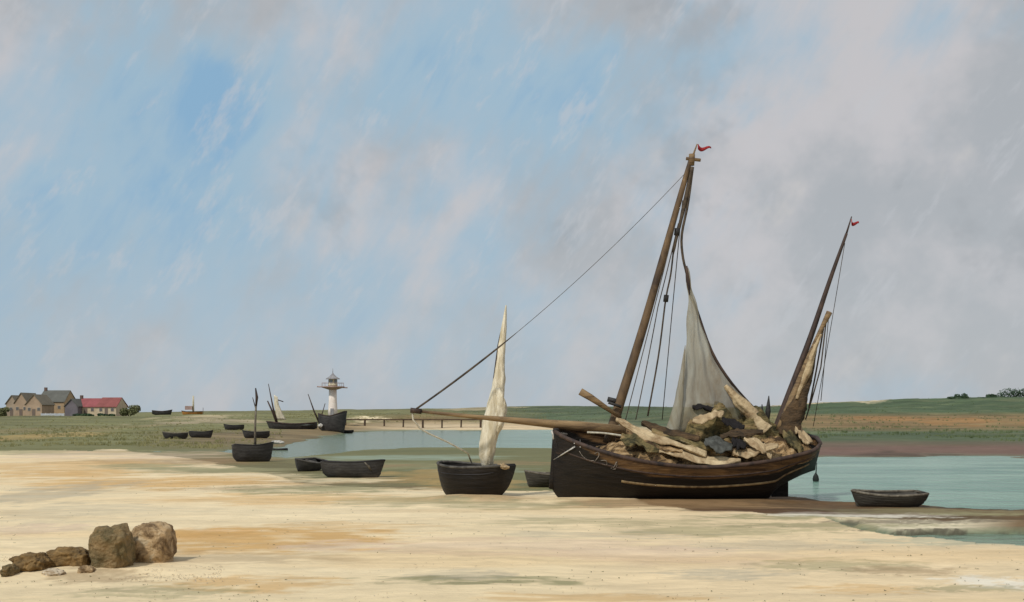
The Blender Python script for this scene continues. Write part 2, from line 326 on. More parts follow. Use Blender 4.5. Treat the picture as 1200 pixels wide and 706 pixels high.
n2 = N.new('ShaderNodeTexNoise'); n2.inputs['Scale'].default_value = 5; n2.inputs['Detail'].default_value = 8; n2.inputs['Roughness'].default_value = .7
L.new(mp.outputs[0], n2.inputs[0])
bp = N.new('ShaderNodeBump'); bp.inputs['Strength'].default_value = .8; bp.inputs['Distance'].default_value = .06
L.new(n2.outputs[0], bp.inputs['Height']); L.new(bp.outputs[0], p.inputs['Normal'])
me.materials.append(gm)
ground = bpy.data.objects.new('ground', me); col.objects.link(ground); tag(ground, kind='structure')
def gz(x, y):
    z, _ = ground_eval(np.array([float(x)]), np.array([float(y)]), False); return float(z[0])

# water: one sheet at the level of the ebb tide
bm = bmesh.new()
vs = [bm.verts.new(v) for v in ((-400, 14, WATER_Z), (500, 14, WATER_Z), (500, 330, WATER_Z), (-400, 330, WATER_Z))]; bm.faces.new(vs)
wm = bpy.data.materials.new('tidal_water'); wm.use_nodes = True
N = wm.node_tree.nodes; L = wm.node_tree.links; p = N['Principled BSDF']
geo = N.new('ShaderNodeNewGeometry'); mp = N.new('ShaderNodeMapping'); mp.inputs['Scale'].default_value = (.10, .22, 1)
L.new(geo.outputs['Position'], mp.inputs[0])
n1 = N.new('ShaderNodeTexNoise'); n1.inputs['Scale'].default_value = 1; n1.inputs['Detail'].default_value = 7; n1.inputs['Distortion'].default_value = 1
L.new(mp.outputs[0], n1.inputs[0])
r = N.new('ShaderNodeValToRGB'); r.color_ramp.elements[0].position = .36; r.color_ramp.elements[1].position = .66
r.color_ramp.elements[0].color = (*lin((104, 144, 130)), 1); r.color_ramp.elements[1].color = (*lin((146, 178, 160)), 1)
L.new(n1.outputs[0], r.inputs[0])
sp = N.new('ShaderNodeSeparateXYZ'); L.new(geo.outputs['Position'], sp.inputs[0])
ma = N.new('ShaderNodeMath'); ma.operation = 'MULTIPLY_ADD'; ma.inputs[1].default_value = 14; L.new(n1.outputs[0], ma.inputs[0]); L.new(sp.outputs[0], ma.inputs[2])
m1 = N.new('ShaderNodeMapRange'); m1.inputs[1].default_value = -6; m1.inputs[2].default_value = 22; L.new(ma.outputs[0], m1.inputs[0])
m3 = N.new('ShaderNodeMapRange'); m3.inputs[1].default_value = 28; m3.inputs[2].default_value = 37; m3.inputs[3].default_value = .45; L.new(sp.outputs[1], m3.inputs[0])
m4 = N.new('ShaderNodeMath'); m4.operation = 'MULTIPLY'; L.new(m1.outputs[0], m4.inputs[0]); L.new(m3.outputs[0], m4.inputs[1])
m2 = N.new('ShaderNodeMix'); m2.data_type = 'RGBA'; L.new(m4.outputs[0], m2.inputs[0]); m2.inputs[6].default_value = (*lin((112, 124, 98)), 1); L.new(r.outputs[0], m2.inputs[7])
L.new(m2.outputs[2], p.inputs['Base Color'])
p.inputs['Roughness'].default_value = .14; p.inputs['Specular IOR Level'].default_value = .3; p.inputs['IOR'].default_value = 1.33
mp2 = N.new('ShaderNodeMapping'); mp2.inputs['Scale'].default_value = (.45, 1.1, 1); L.new(geo.outputs['Position'], mp2.inputs[0])
n2 = N.new('ShaderNodeTexNoise'); n2.inputs['Scale'].default_value = 2.2; n2.inputs['Detail'].default_value = 5; L.new(mp2.outputs[0], n2.inputs[0])
bp = N.new('ShaderNodeBump'); bp.inputs['Strength'].default_value = 1.; bp.inputs['Distance'].default_value = .3
L.new(n2.outputs[0], bp.inputs['Height']); L.new(bp.outputs[0], p.inputs['Normal'])
wme = fin(bm); wme.materials.append(wm)
water = bpy.data.objects.new('water', wme); col.objects.link(water); tag(water, kind='structure')

# ------------------------------------------------------------------ hulls
class Hull:
    """lofted hull; local x from bow (0) to stern (L); side -1 / 1; t 0 keel .. 1 rail"""
    def __init__(s, L, B, h0, hm, h1, stern='round', keelrise=.0, full=.42, bowpow=.5, counter=0, bow_at=.38, sharp=.9):
        s.__dict__.update(L=L, B=B, h0=h0, hm=hm, h1=h1, stern=stern, kr=keelrise, full=full, bowpow=bowpow, counter=counter, bow_at=bow_at, sharp=sharp)
    def w(s, u):
        if u < s.bow_at: v = (1 - (1 - u / s.bow_at) ** 2) ** s.bowpow
        else: v = 1 - (.35 if s.stern != 'double' else 1) * max(0, (u - .55) / .45) ** 2.2
        if s.stern == 'round' and u > .9: v *= max(0, 1 - ((u - .9) / .1) ** 2) ** .5
        if s.stern == 'double' and u > .55: v = (1 - ((u - .55) / .45) ** 2) ** .8 if u < 1 else 0
        return s.B / 2 * max(v, .015)
    def h(s, u):
        return s.hm + (s.h0 - s.hm) * max(0, 1 - u / .55) ** 1.8 + (s.h1 - s.hm) * max(0, (u - .45) / .55) ** 1.8
    def k(s, u):
        z = s.kr * (max(0, 1 - u / .2) ** 2 + max(0, (u - .8) / .2) ** 2)
        if s.counter: z += .45 * max(0, 1 - u / .05) ** 2
        if s.counter and u > .8: z += s.counter * min(1, (u - .8) / .2) ** .55
        return z
    def pt(s, u, side, t):
        h = s.h(u); k = s.k(u); q = s.full
        if u < .25: q += (s.sharp - q) * (1 - u / .25)
        if u > .75: q += (.75 - q) * min(1, (u - .75) / .2)
        z = k + (h - k) * (t ** 1.15)
        n_l = 11 if s.counter else 6
        lap = (.018 if s.counter else .016) * (1 - (t * n_l) % 1.0) * min(1, u * 8) * (t < .999)
        y = s.w(u) * t ** q * (1.0 + .04 * math.sin(t * 3)) + lap
        x = u * s.L
        rake = .06 * s.L * (1 - t) * max(0, 1 - u / .2) ** 2 * (1 if s.kr else 0)
        return Vector((x + rake, side * y, z))
    def mesh(s, xf, nu=44, nt=12, split=None):
        bm = bmesh.new(); us = [(i / nu) ** 1.25 if i / nu < .5 else i / nu for i in range(nu + 1)]
        us = [i / nu for i in range(nu + 1)]
        us = [.5 - .5 * math.cos(math.pi * x) for x in us]
        row = []
        for u in us:
            r_ = [s.pt(u, -1, 1 - j / nt) for j in range(nt + 1)] + [s.pt(u, 1, j / nt) for j in range(1, nt + 1)]
            row.append([bm.verts.new(xf @ v) for v in r_])
        for a, b in zip(row, row[1:]):
            for j in range(len(a) - 1):
                f = bm.faces.new((a[j], a[j + 1], b[j + 1], b[j]))
                if split is not None:
                    jj = j if j < nt else 2 * nt - 1 - j
                    uu = s.pt(1, 1, 0).x and us[row.index(a)] ; f.material_index = 1 if (1 - (jj + .5) / nt) > split and uu > .13 else 0
        if s.stern == 'transom': bm.faces.new(row[-1])
        bm.faces.ensure_lookup_table()
        me = bpy.data.meshes.new('hull'); bm.normal_update(); bm.to_mesh(me); bm.free(); return me
    def line(s, xf, side, t, u0=0, u1=1, n=40, out=0, dz=0):
        pts = []
        for i in range(n + 1):
            u = u0 + (u1 - u0) * i / n; v = s.pt(u, side, t); v.y += side * out; v.z += dz; pts.append(xf @ v)
        return pts
    def rail(s, xf, rad, n=44, dz=0):
        pts = s.line(xf, -1, 1, 0, 1, n, 0, dz) + list(reversed(s.line(xf, 1, 1, 0, 1, n, 0, dz)))[1:]
        return tube(pts, rad, 8)
    def plate(s, xf, t, u0, u1, drop=0, n=24, inset=.04):
        bm = bmesh.new(); prev = None
        for i in range(n + 1):
            u = u0 + (u1 - u0) * i / n; a = s.pt(u, -1, t); b = s.pt(u, 1, t)
            a.y = min(0, a.y + inset); b.y = max(0, b.y - inset); a.z -= drop; b.z -= drop
            c = [bm.verts.new(xf @ a.lerp(b, j / 4)) for j in range(5)]
            if prev:
                for j in range(4): bm.faces.new((prev[j], prev[j + 1], c[j + 1], c[j]))
            prev = c
        return fin(bm)

def rowboat(name, label, px, pyb, L, B, H, yaw, m, group=None, heel=0, stern='transom', z=None, Y=None, rim='gunw', thw=2, mi='boatin'):
    """open boat whose middle stands at photo column px on the ground distance of row pyb"""
    Yb = Y or CH * F / (pyb - HY)
    X = (px - CX) / F * Yb
    zb = gz(X, Yb) if z is None else z
    root = empty(name, (X, Yb, zb), label, 'boat', group)
    hl = Hull(L, B, H * 1.25, H, H * 1.1, stern, keelrise=H * .42, full=.42, bowpow=.62, bow_at=.5)
    xf = Matrix.Translation((X, Yb, zb - .03)) @ Matrix.Rotation(R(yaw), 4, 'Z') @ Matrix.Rotation(R(heel), 4, 'X') @ Matrix.Translation((-L / 2, 0, 0))
    h = link('hull', hl.mesh(xf, 30, 24), M[m], root, solid=.05)
    link('gunwale', hl.rail(xf, .035 + .004 * L, 30), M[rim], root)
    link('floor', hl.plate(xf, .35, .12, .95), M[mi], root)
    for k in range(thw):
        u = .35 + .3 * k; a = hl.pt(u, -1, .8); b = hl.pt(u, 1, .8)
        bm = bmesh.new(); tube_bm(bm, [xf @ a, xf @ b], .12, 6, .25); link('thwart', fin(bm), M[mi], root)
    bm = bmesh.new(); tube_bm(bm, [xf @ Vector((hl.pt(u / 20, 1, 0).x, 0, hl.k(u / 20) - .02)) for u in range(21)], .045, 6); link('keel', fin(bm), M[m], root)
    root['zb'] = zb
    return root, hl, xf

# ------------------------------------------------------------------ the big beached fishing boat
bow = Vector((1.40, 38.2, 0)); st = Vector((10.75, 39.4, 0))
Lb = (st - bow).length; yaw = math.atan2(st.y - bow.y, st.x - bow.x)
zgr = min(gz(bow.x, bow.y), gz(6, 38))
big = empty('fishing_boat', (bow.x + 4.6, 38.6, zgr), 'large two-masted tarred wooden fishing boat heeled over on the sand, heaped with nets', 'sailing boat')
H = Hull(Lb, 3.7, 2.45, 1.62, 2.2, 'round', 0, full=.36, bowpow=.55, counter=1.05, bow_at=.36, sharp=.62)
xf = Matrix.Translation(bow + Vector((0, 0, zgr - .02))) @ Matrix.Rotation(yaw, 4, 'Z') @ Matrix.Rotation(R(12), 4, 'X')
hm = H.mesh(xf, 70, 16)
low = min(v.co.z for v in hm.vertices)
xf = Matrix.Translation((0, 0, zgr - .06 - low)) @ xf
hm = H.mesh(xf, 70, 44)
nu_, nt_ = 70, 44
vals = []
for i in range(nu_ + 1):
    u = .5 - .5 * math.cos(math.pi * i / nu_)
    for j in range(2 * nt_ + 1):
        t = 1 - j / nt_ if j <= nt_ else (j - nt_) / nt_
        vals.append(.5 + (t - (.78 + .30 * max(0, 1 - u / .30) ** 1.3)))
at_ = hm.color_attributes.new('Band', 'FLOAT_COLOR', 'POINT')
for k, v in enumerate(vals): at_.data[k].color = (v, v, v, 1)
tm = mat('boat_planking', lin((40, 34, 30)), lin((20, 18, 18)), .62, 1.6, (.5, 1, 4), .7, 6, third=lin((66, 50, 38)), bdist=.04)
N = tm.node_tree.nodes; L = tm.node_tree.links; p = N['Principled BSDF']
src = p.inputs['Base Color'].links[0].from_socket; nzf = [n for n in N if n.type == 'TEX_NOISE'][0].outputs['Fac']
va = N.new('ShaderNodeVertexColor'); va.layer_name = 'Band'
ad = N.new('ShaderNodeMath'); ad.operation = 'MULTIPLY_ADD'; ad.inputs[1].default_value = .10; L.new(nzf, ad.inputs[0]); L.new(va.outputs[0], ad.inputs[2])
mr_ = N.new('ShaderNodeMapRange'); mr_.inputs[1].default_value = .53; mr_.inputs[2].default_value = .57; L.new(ad.outputs[0], mr_.inputs[0])
rb = N.new('ShaderNodeValToRGB'); rb.color_ramp.elements[0].position = .38; rb.color_ramp.elements[1].position = .6
rb.color_ramp.elements[0].color = (*lin((66, 48, 34)), 1); rb.color_ramp.elements[1].color = (*lin((120, 92, 60)), 1); L.new(nzf, rb.inputs[0])
mm = N.new('ShaderNodeMix'); mm.data_type = 'RGBA'; L.new(mr_.outputs[0], mm.inputs[0]); L.new(src, mm.inputs[6]); L.new(rb.outputs[0], mm.inputs[7]); L.new(mm.outputs[2], p.inputs['Base Color'])
bvh = BVHTree.FromPolygons([v.co.copy() for v in hm.vertices], [tuple(p.vertices) for p in hm.polygons])
hull = link('hull', hm, tm, big, solid=.08)
link('rail', H.rail(xf, .075, 60), M['darkspar'], big)
link('deck', H.plate(xf, .78, .03, .96, 0, 30, .08), M['deck'], big)
for side in (-1, 1):
    link('rubbing_strake', tube(H.line(xf, side, .60, .22, .93, 40, .03), .055, 8), M['strake'], big)
    link('upper_strake', tube(H.line(xf, side, .82, .02, .97, 46, .02), .04, 8), M['darkspar'], big)
link('keel', tube([xf @ Vector((u, 0, -.03)) for u in (0.55, 2, 4, 6, Lb * .8)], .1, 8), M['tar'], big)
bm = bmesh.new(); tube_bm(bm, [xf @ Vector((-.04 + .02 * k, 0, z)) for k, z in enumerate((.42, .8, 1.2, 1.9, 2.55))], .1, 8); link('stem_post', fin(bm), M['tar'], big)
# rudder hung under the counter
bm = bmesh.new()
rp = [(.84, .05), (.905, .05), (.90, .6), (.885, 1.05), (.84, 1.0)]
f1 = [bm.verts.new(xf @ Vector((a * Lb, -.05, z))) for a, z in rp]; f2 = [bm.verts.new(xf @ Vector((a * Lb, .05, z))) for a, z in rp]
bm.faces.new(f1); bm.faces.new(f2)
for i in range(5): bm.faces.new((f1[i], f1[(i + 1) % 5], f2[(i + 1) % 5], f2[i]))
link('rudder', fin(bm), M['tar'], big, smooth=False)
# masts and spars
YM = 38.9
def onb(px, py, Y=YM): return W(px, py, Y)
mast = link('main_mast', tube(spline([onb(713, 520), onb(724, 480), onb(752, 390), onb(779, 295), onb(800, 220), onb(809, 188)], 24), [.205 - .0056 * i for i in range(25)], 12), M['spar'], big)
link('topmast_pole', tube([onb(808, 192), onb(813, 180), onb(817, 169)], [.05, .035, .02], 8), M['tanspar'], mast)
bm = bmesh.new(); tube_bm(bm, [onb(804, 186), onb(821, 188)], .06, 8); tube_bm(bm, [onb(811, 181), onb(810, 194)], .11, 8); link('mast_cap', fin(bm), M['tanspar'], mast)
bm = bmesh.new(); tube_bm(bm, [onb(712, 468), onb(729, 472)], .09, 8); tube_bm(bm, [onb(713, 472, 38.6), onb(728, 477, 38.6)], .05, 8); link('mast_band', fin(bm), M['iron'], mast)
def flag(p, parent, w, h, px, py):
    bm = bmesh.new(); n = 8; a = []
    for i in range(n + 1):
        u = i / n; c = W(px + w * u, py + h * .55 * u + 1.6 * math.sin(u * 5), YM) + Vector((0, .12 * math.sin(u * 6), 0)); hh = h * (1 - u * .75) / F * YM / 2
        a.append((bm.verts.new(c + Vector((0, 0, hh))), bm.verts.new(c - Vector((0, 0, hh)))))
    for q, s in zip(a, a[1:]): bm.faces.new((q[0], s[0], s[1], q[1]))
    return link('pennant', fin(bm), M['red'], parent, solid=.02)
flag(None, mast, 15, 6, 818, 172)
miz = link('mizzen_mast', tube(spline([onb(907, 512, 39.3), onb(924, 465, 39.3), onb(950, 395, 39.3), onb(972, 330, 39.3), onb(992, 274, 39.3)], 20), [.16 - .0055 * i for i in range(21)], 12), M['darkspar'], big)
link('mast_pole', tube([onb(991, 277, 39.3), onb(998, 254, 39.3)], [.04, .02], 8), M['darkspar'], miz)
flag(None, miz, 8, 5.5, 998, 260)
gaff = link('mizzen_yard', tube(spline([onb(914, 505, 39.0), onb(934, 455, 39.0), onb(957, 398, 39.0), onb(972, 366, 39.0)], 16), [.16, .16, .16, .15, .15, .14, .13, .12, .11, .1, .09, .08, .08, .08, .09, .1, .11], 10), M['tanspar'], big)
# dark bundled mizzen sail at the foot of the mizzen
def bundle(pts, rads, seed, amp=.25, seg=18, n=40):
    P = spline(pts, n); bm = bmesh.new(); prev = None
    for i, c in enumerate(P):
        f = i / n * (len(rads) - 1); k = min(int(f), len(rads) - 2); r_ = rads[k] + (rads[k + 1] - rads[k]) * (f - k)
        t = (P[min(i + 1, n)] - P[max(i - 1, 0)]).normalized(); a = t.cross(Vector((0, 1, 0))).normalized(); b = t.cross(a)
        ring = []
        for j in range(seg):
            th = 2 * math.pi * j / seg
            q = mnoise.fractal(Vector((math.cos(th) * 1.8, math.sin(th) * 1.8, i * .07 + seed * 5)), .8, 2, 4)
            ring.append(bm.verts.new(c + (a * math.cos(th) + b * math.sin(th)) * r_ * (1 + amp * 1.6 * q)))
        if prev:
            for j in range(seg): bm.faces.new((prev[j], prev[(j + 1) % seg], ring[(j + 1) % seg], ring[j]))
        else: bm.faces.new(ring)
        prev = ring
    bm.faces.new(prev); return fin(bm)
link('furled_mizzen_sail', bundle([onb(924, 512, 38.9), onb(933, 480, 38.9), onb(945, 445, 38.9), onb(956, 410, 38.9)], [.42, .33, .17, .04], 3, .4), M['brownCanvas'], big)
link('mizzen_sail_cloth', bundle([onb(934, 468, 38.75), onb(944, 440, 38.75), onb(954, 412, 38.8), onb(962, 392, 38.9)], [.04, .12, .09, .03], 5, .4), M['paleCloth'], big)
# bowsprit
bs = link('bowsprit', tube([W(742, 506, 38.6), W(680, 500, 38.3), W(640, 496.5, 38.15), W(560, 489, 37.8), W(484, 481.5, 37.5)], [.18, .18, .14, .075, .045], 12), M['tanspar'], big)
bm = bmesh.new(); tube_bm(bm, [W(481, 481, 37.48), W(494, 482.5, 37.55)], .09, 10); link('bowsprit_cap', fin(bm), M['darkspar'], bs)
link('oar', tube([W(680, 459, 38.5), W(692, 466, 38.5), W(728, 490, 38.5)], [.13, .12, .05], 8, .5), M['tanspar'], big)
# stays and running rigging
def rope(pts, r_, name='rope', m='rope', parent=big): return link(name, tube(pts, r_, 6), M[m], parent)
link('forestay', tube(sag(onb(806, 200), W(487, 480, 37.5), .45, 30), [.009] * 20 + [.02, .028, .032, .034, .036, .036, .036, .034, .034, .034, .034], 6), M['rope'], big)
rope(spline([onb(811, 196), onb(806, 222), onb(797, 262), onb(790, 290), onb(786, 322), onb(780, 352), onb(772, 415), onb(759, 488)], 30), [.075] * 8 + [.06] * 6 + [.03] * 17, 'halyard')
rope(spline([onb(812, 196), onb(806, 240), onb(799, 275), onb(800, 300), onb(805, 322)], 14), .045, 'peak_halyard')
rope(sag(onb(795, 262), onb(771, 360), .05) + sag(onb(771, 360), onb(745, 492), .08), .018, 'shroud')
rope(sag(onb(800, 235), onb(776, 492, 40.6), -.05), .016, 'shroud')
rope(sag(onb(797, 240), onb(731, 500, 37.7), .05), .016, 'shroud')
bm = bmesh.new(); tube_bm(bm, [onb(794, 268), onb(793, 276)], [.1, .1], 8); link('block', fin(bm), M['iron'], big)
bm = bmesh.new(); tube_bm(bm, [onb(781, 346), onb(780, 354)], [.09, .09], 8); link('block', fin(bm), M['iron'], big)
rope(sag(onb(965, 385, 39), onb(948, 478, 39), .1), .03, 'mizzen_sheet')
rope(sag(onb(968, 378, 39), onb(962, 430, 39), .0) + sag(onb(962, 430, 39), onb(944, 492, 39), .05), .025, 'mizzen_sheet')
rope(sag(onb(971, 372, 39), onb(962, 470, 39.4), .03), .014, 'mizzen_stay')
rope(sag(onb(990, 285, 39.3), onb(953, 500, 39.4), .1), .012, 'mizzen_stay')
rope([W(483, 483, 37.5), W(484, 492, 37.5), W(492, 502, 37.6)] + [W(502, 508, 37.7), W(524, 518, 37.9), W(548, 531, 38.4), W(553, 543, 39.2)], .03, 'bow_rope', 'paleRope')
rope(spline([W(688, 507, 37.2), W(708, 508, 37.2), W(730, 511, 37.2)], 8), .035, 'rail_rope', 'paleRope')
# the half-lowered sail
def sheet(left, right, Yl, Yr, n=34, m_=22, seed=0, belly=.25):
    Lp = spline(left, n); Rp = spline(right, n); bm = bmesh.new(); prev = None
    for i in range(n + 1):
        rowv = []
        for j in range(m_ + 1):
            u = j / m_; c = Lp[i].lerp(Rp[i], u); wdt = (Lp[i] - Rp[i]).length
            off = belly * math.sin(math.pi * u) * min(1, wdt) * math.sin(math.pi * min(1, i / n * .8 + .1))
            off += .13 * min(1, wdt) * .55 * math.sin(u * 19 + i * .16 + seed + 2 * mnoise.noise(Vector((u * 2, i * .07, seed)))) * min(1, i / n * 1.6)
            c = c + Vector((.03 * math.sin(i * .9 + u * 7), -off, 0))
            rowv.append(bm.verts.new(c))
        if prev:
            for j in range(m_): bm.faces.new((prev[j], prev[j + 1], rowv[j + 1], rowv[j]))
        prev = rowv
    return fin(bm)
lefts = [onb(803, 312), onb(806, 350), onb(803, 410), onb(797, 460), onb(784, 508, 38.3)]
rights = [onb(806, 314), onb(816, 358), onb(834, 412), onb(862, 455), onb(903, 500, 39.6)]
sail = link('mainsail', sheet(lefts, rights, 0, 0, seed=1), M['sail'], big, solid=.015)
link('sail_edge_rope', tube(spline([onb(804, 312), onb(809, 345), onb(816, 362), onb(834, 412), onb(858, 450), onb(892, 488, 39.6)], 20), [.05, .06, .08, .07, .06, .05] + [.05] * 15, 6), M['darkspar'], sail)
link('sail_fold', bundle([onb(803, 405, 38.75), onb(799, 440, 38.7), onb(795, 475, 38.6), onb(786, 512, 38.3)], [.01, .08, .16, .26], 8, .2), M['sail'], sail)
link('sail_fold', bundle([onb(850, 452, 38.7), onb(872, 478, 38.7), onb(898, 505, 38.6)], [.06, .2, .25], 9, .4), M['paleCloth'], sail)
bm = bmesh.new()
for a, b, r0 in (((899, 500), (901, 464), .05), ((893, 500), (893, 474), .04)):
    tube_bm(bm, [onb(*a, 39.3), onb((a[0] + b[0]) / 2, (a[1] + b[1]) / 2, 39.3), onb(*b, 39.3)], [r0, r0 * 2, .015], 8)
link('mooring_post', fin(bm), M['iron'], big)
# anchor lashed at the bow and the painted marks, laid on the planking
def onhull(px, py, out=.03):
    out += .045
    d = W(px, py, 1) - Vector((0, 0, CH)); d.normalize()
    h, nn, _, _ = bvh.ray_cast(Vector((0, 0, CH)), d)
    if h is None: return W(px, py, 37.2)
    return h - d * out
anc = link('anchor', tube([onhull(649, 539, .07), onhull(662, 531, .07), onhull(673, 524, .07), onhull(679, 519, .07)], [.01, .025, .03, .035], 8), M['whitepaint'], big)
link('anchor_fluke', tube([onhull(673, 520, .08), onhull(679, 517, .08), onhull(680, 524, .08)], [.02, .06, .02], 8), M['whitepaint'], anc)
for pts, r_ in (([(679, 529), (683, 535), (690, 540), (696, 540)], .014), ([(697, 532), (701, 530), (702, 534), (698, 540), (696, 543)], .02), ([(704, 540), (710, 540), (711, 545), (706, 544)], .012), ([(716, 549), (720, 547), (723, 541), (722, 549), (718, 550)], .022)):
    link('painted_mark', tube(spline([onhull(a, b, .012) for a, b in pts], 12), r_ * .7, 6), M['faded'], big)
link('painted_mark', tube([onhull(652, 507, .02), onhull(657, 508, .02), onhull(664, 509, .02)], .04, 6), M['whitepaint'], big)
link('painted_mark', tube([onhull(646.5, 505, .02), onhull(648, 510, .02), onhull(648.5, 515, .02)], .03, 6), M['whitepaint'], big)

# nets, canvas and cloths heaped on the deck: each a thing
def heap(name, x0, x1, y0, y1, topf, basez, seed, m, label, cat, nx=110, ny=46, amp=.14, edge=5, group='nets and cloths heaped on the big boat'):
    """heap in boat coordinates; topf(u,v) height above basez"""
    bm = bmesh.new(); prev = None
    for i in range(nx + 1):
        rowv = []; u = i / nx
        for j in range(ny + 1):
            v = j / ny; x = x0 + (x1 - x0) * u; ww = H.w(x / Lb) - .12; y = max(-ww, min(ww, y0 * ww + (y1 - y0) * v * ww))
            e = min(u, 1 - u) * edge; e2 = min(v, 1 - v) * 4
            ed = min(1, e) ** .6 * min(1, e2) ** .6
            w_ = mnoise.fractal(Vector((x * .5, y * .5, seed)), .9, 2, 3)
            rg = 1 - abs(mnoise.noise(Vector(((x + y * .8) * 1.3 + w_, (y - x * .5) * 3.6 + w_ * 2, seed + 4.))) * 2)
            fine = mnoise.fractal(Vector((x * 3, y * 5, seed)), .7, 2, 4)
            z = topf(u, v) * ed + (amp * (rg - .3) * 1.4 + .05 * fine) * min(1, ed * 2)
            jx = .06 * mnoise.noise(Vector((x * 1.7, y * 1.7, seed + 9))); jy = .06 * mnoise.noise(Vector((x * 1.1, y * 1.9, seed + 19)))
            rowv.append(bm.verts.new(xf @ Vector((x + jx, y + jy, basez(x) + z))))
        if prev:
            for j in range(ny): bm.faces.new((prev[j], prev[j + 1], rowv[j + 1], rowv[j]))
        prev = rowv
    o = link(name, fin(bm), M[m]); tag(o, label, cat, group); return o
dk = lambda x: H.h(min(1, max(0, x / Lb))) - .38
heap('fishing_net', 1.7, 9.2, -1.0, .8, lambda u, v: .42 + .40 * math.sin(math.pi * v ** .7) * (1 - .4 * u), dk, 1., 'net', 'wide heap of tan fishing nets spread over the big boat deck behind its near rail', 'fishing net')
heap('canvas_heap', 4.3, 8.7, -.25, .85, lambda u, v: (2.25 - .95 * u) * (.85 + .15 * math.sin(u * 21)) * (.75 + .25 * math.sin(math.pi * v)), dk, 5., 'canvas', 'tall olive brown canvas heap piled behind the foot of the half lowered sail', 'canvas', amp=.2, edge=4.5)
def strip(name, pts, w0, seed, m, label, cat='cloth'):
    P = spline(pts, 40); bm = bmesh.new(); prev = None
    for i, c in enumerate(P):
        ww = w0 * 1.8 * (math.sin(math.pi * (i + 1.5) / 43) ** .6) * (1 + .7 * mnoise.noise(Vector((i * .17, seed, 0))))
        rowv = []
        for j in range(13):
            v = j / 12 - .5
            rowv.append(bm.verts.new(c + Vector((v * ww * .35, v * ww, (.25 - v * v) * ww * .22 + .05 * math.sin(v * 13 + i * .22 + seed) + .05 * mnoise.fractal(Vector((i * .09, v * 3, seed)), .9, 2, 3) + v * ww * .5))))
        if prev:
            for j in range(12): bm.faces.new((prev[j], prev[j + 1], rowv[j + 1], rowv[j]))
        prev = rowv
    o = link(name, fin(bm), M[m], solid=.04); tag(o, label, cat, 'nets and cloths heaped on the big boat'); return o
def bp(px, py, Y): return W(px, py, Y)
strip('sail_cloth', [bp(722, 492, 37.6), bp(752, 508, 37.35), bp(790, 520, 37.2), bp(828, 533, 37.1)], .24, 1, 'paleCloth', 'long cream cloth fold running aft from the foot of the main mast')
strip('sail_cloth', [bp(756, 522, 37.1), bp(790, 531, 37.0), bp(830, 540, 37.0), bp(868, 540, 37.0)], .26, 4, 'paleCloth', 'cream cloth fold lying along the near rail amidships')
strip('sail_cloth', [bp(872, 515, 37.3), bp(890, 522, 37.2), bp(904, 536, 37.1)], .3, 7, 'paleCloth', 'short cream cloth fold crumpled just forward of the mizzen foot')
strip('sail_cloth', [bp(734, 506, 37.3), bp(762, 520, 37.1), bp(800, 531, 37.0)], .22, 31, 'net', 'brown twisted net roll just below the long cream fold')
strip('sail_cloth', [bp(752, 496, 37.9), bp(784, 507, 37.7), bp(820, 515, 37.5)], .22, 33, 'brownCanvas', 'dark brown canvas roll running aft from the main mast')
strip('sail_cloth', [bp(764, 505, 37.6), bp(800, 516, 37.45), bp(836, 526, 37.3)], .22, 35, 'canvas', 'olive canvas roll lying between brown and cream rolls')
strip('sail_cloth', [bp(844, 512, 37.5), bp(868, 508, 37.5), bp(894, 507, 37.6)], .22, 37, 'brownCanvas', 'dark brown canvas roll along the aft foot of the canvas heap')
strip('sail_cloth', [bp(858, 532, 37.1), bp(884, 530, 37.1), bp(912, 522, 37.3)], .22, 39, 'paleCloth', 'cream cloth roll lying along the rail near the stern')
strip('sail_cloth', [bp(728, 512, 37.1), bp(748, 517, 37.0), bp(772, 527, 36.95)], .4, 9, 'canvas', 'olive green cloth folded over the near rail by the main mast')
strip('sail_cloth', [bp(826, 518, 37.2), bp(842, 521, 37.15), bp(858, 526, 37.1)], .45, 12, 'greyCloth', 'blue grey cloth lying amid the tan nets amidships')
strip('sail_cloth', [bp(858, 516, 37.2), bp(866, 520, 37.15), bp(874, 524, 37.1)], .3, 14, 'darkCloth', 'small black cloth on the nets beside the blue grey one')
strip('sail_cloth', [bp(918, 505, 38.6), bp(930, 513, 38.4), bp(944, 525, 38.3)], .7, 16, 'canvas', 'brown sail cloth folded over the stern rail of the big boat')
strip('sail_cloth', [bp(932, 503, 38.5), bp(941, 511, 38.4), bp(952, 519, 38.4)], .35, 18, 'paleCloth', 'narrow pale cloth laid across the stern rail')

strip('dark_rag', [bp(812, 477, 38.7), bp(824, 477, 38.7), bp(836, 480, 38.7)], .2, 21, 'darkCloth', 'black ragged cloth on top of the canvas heap, seen through the sail')
strip('dark_rag', [bp(846, 492, 37.9), bp(860, 498, 37.9), bp(872, 501, 37.9)], .25, 23, 'darkCloth', 'black ragged cloth on the aft slope of the canvas heap')
strip('sail_cloth', [bp(812, 494, 37.7), bp(830, 489, 37.8), bp(848, 484, 38.0)], .3, 27, 'paleCloth', 'thin pale cloth lying across the front of the canvas heap')

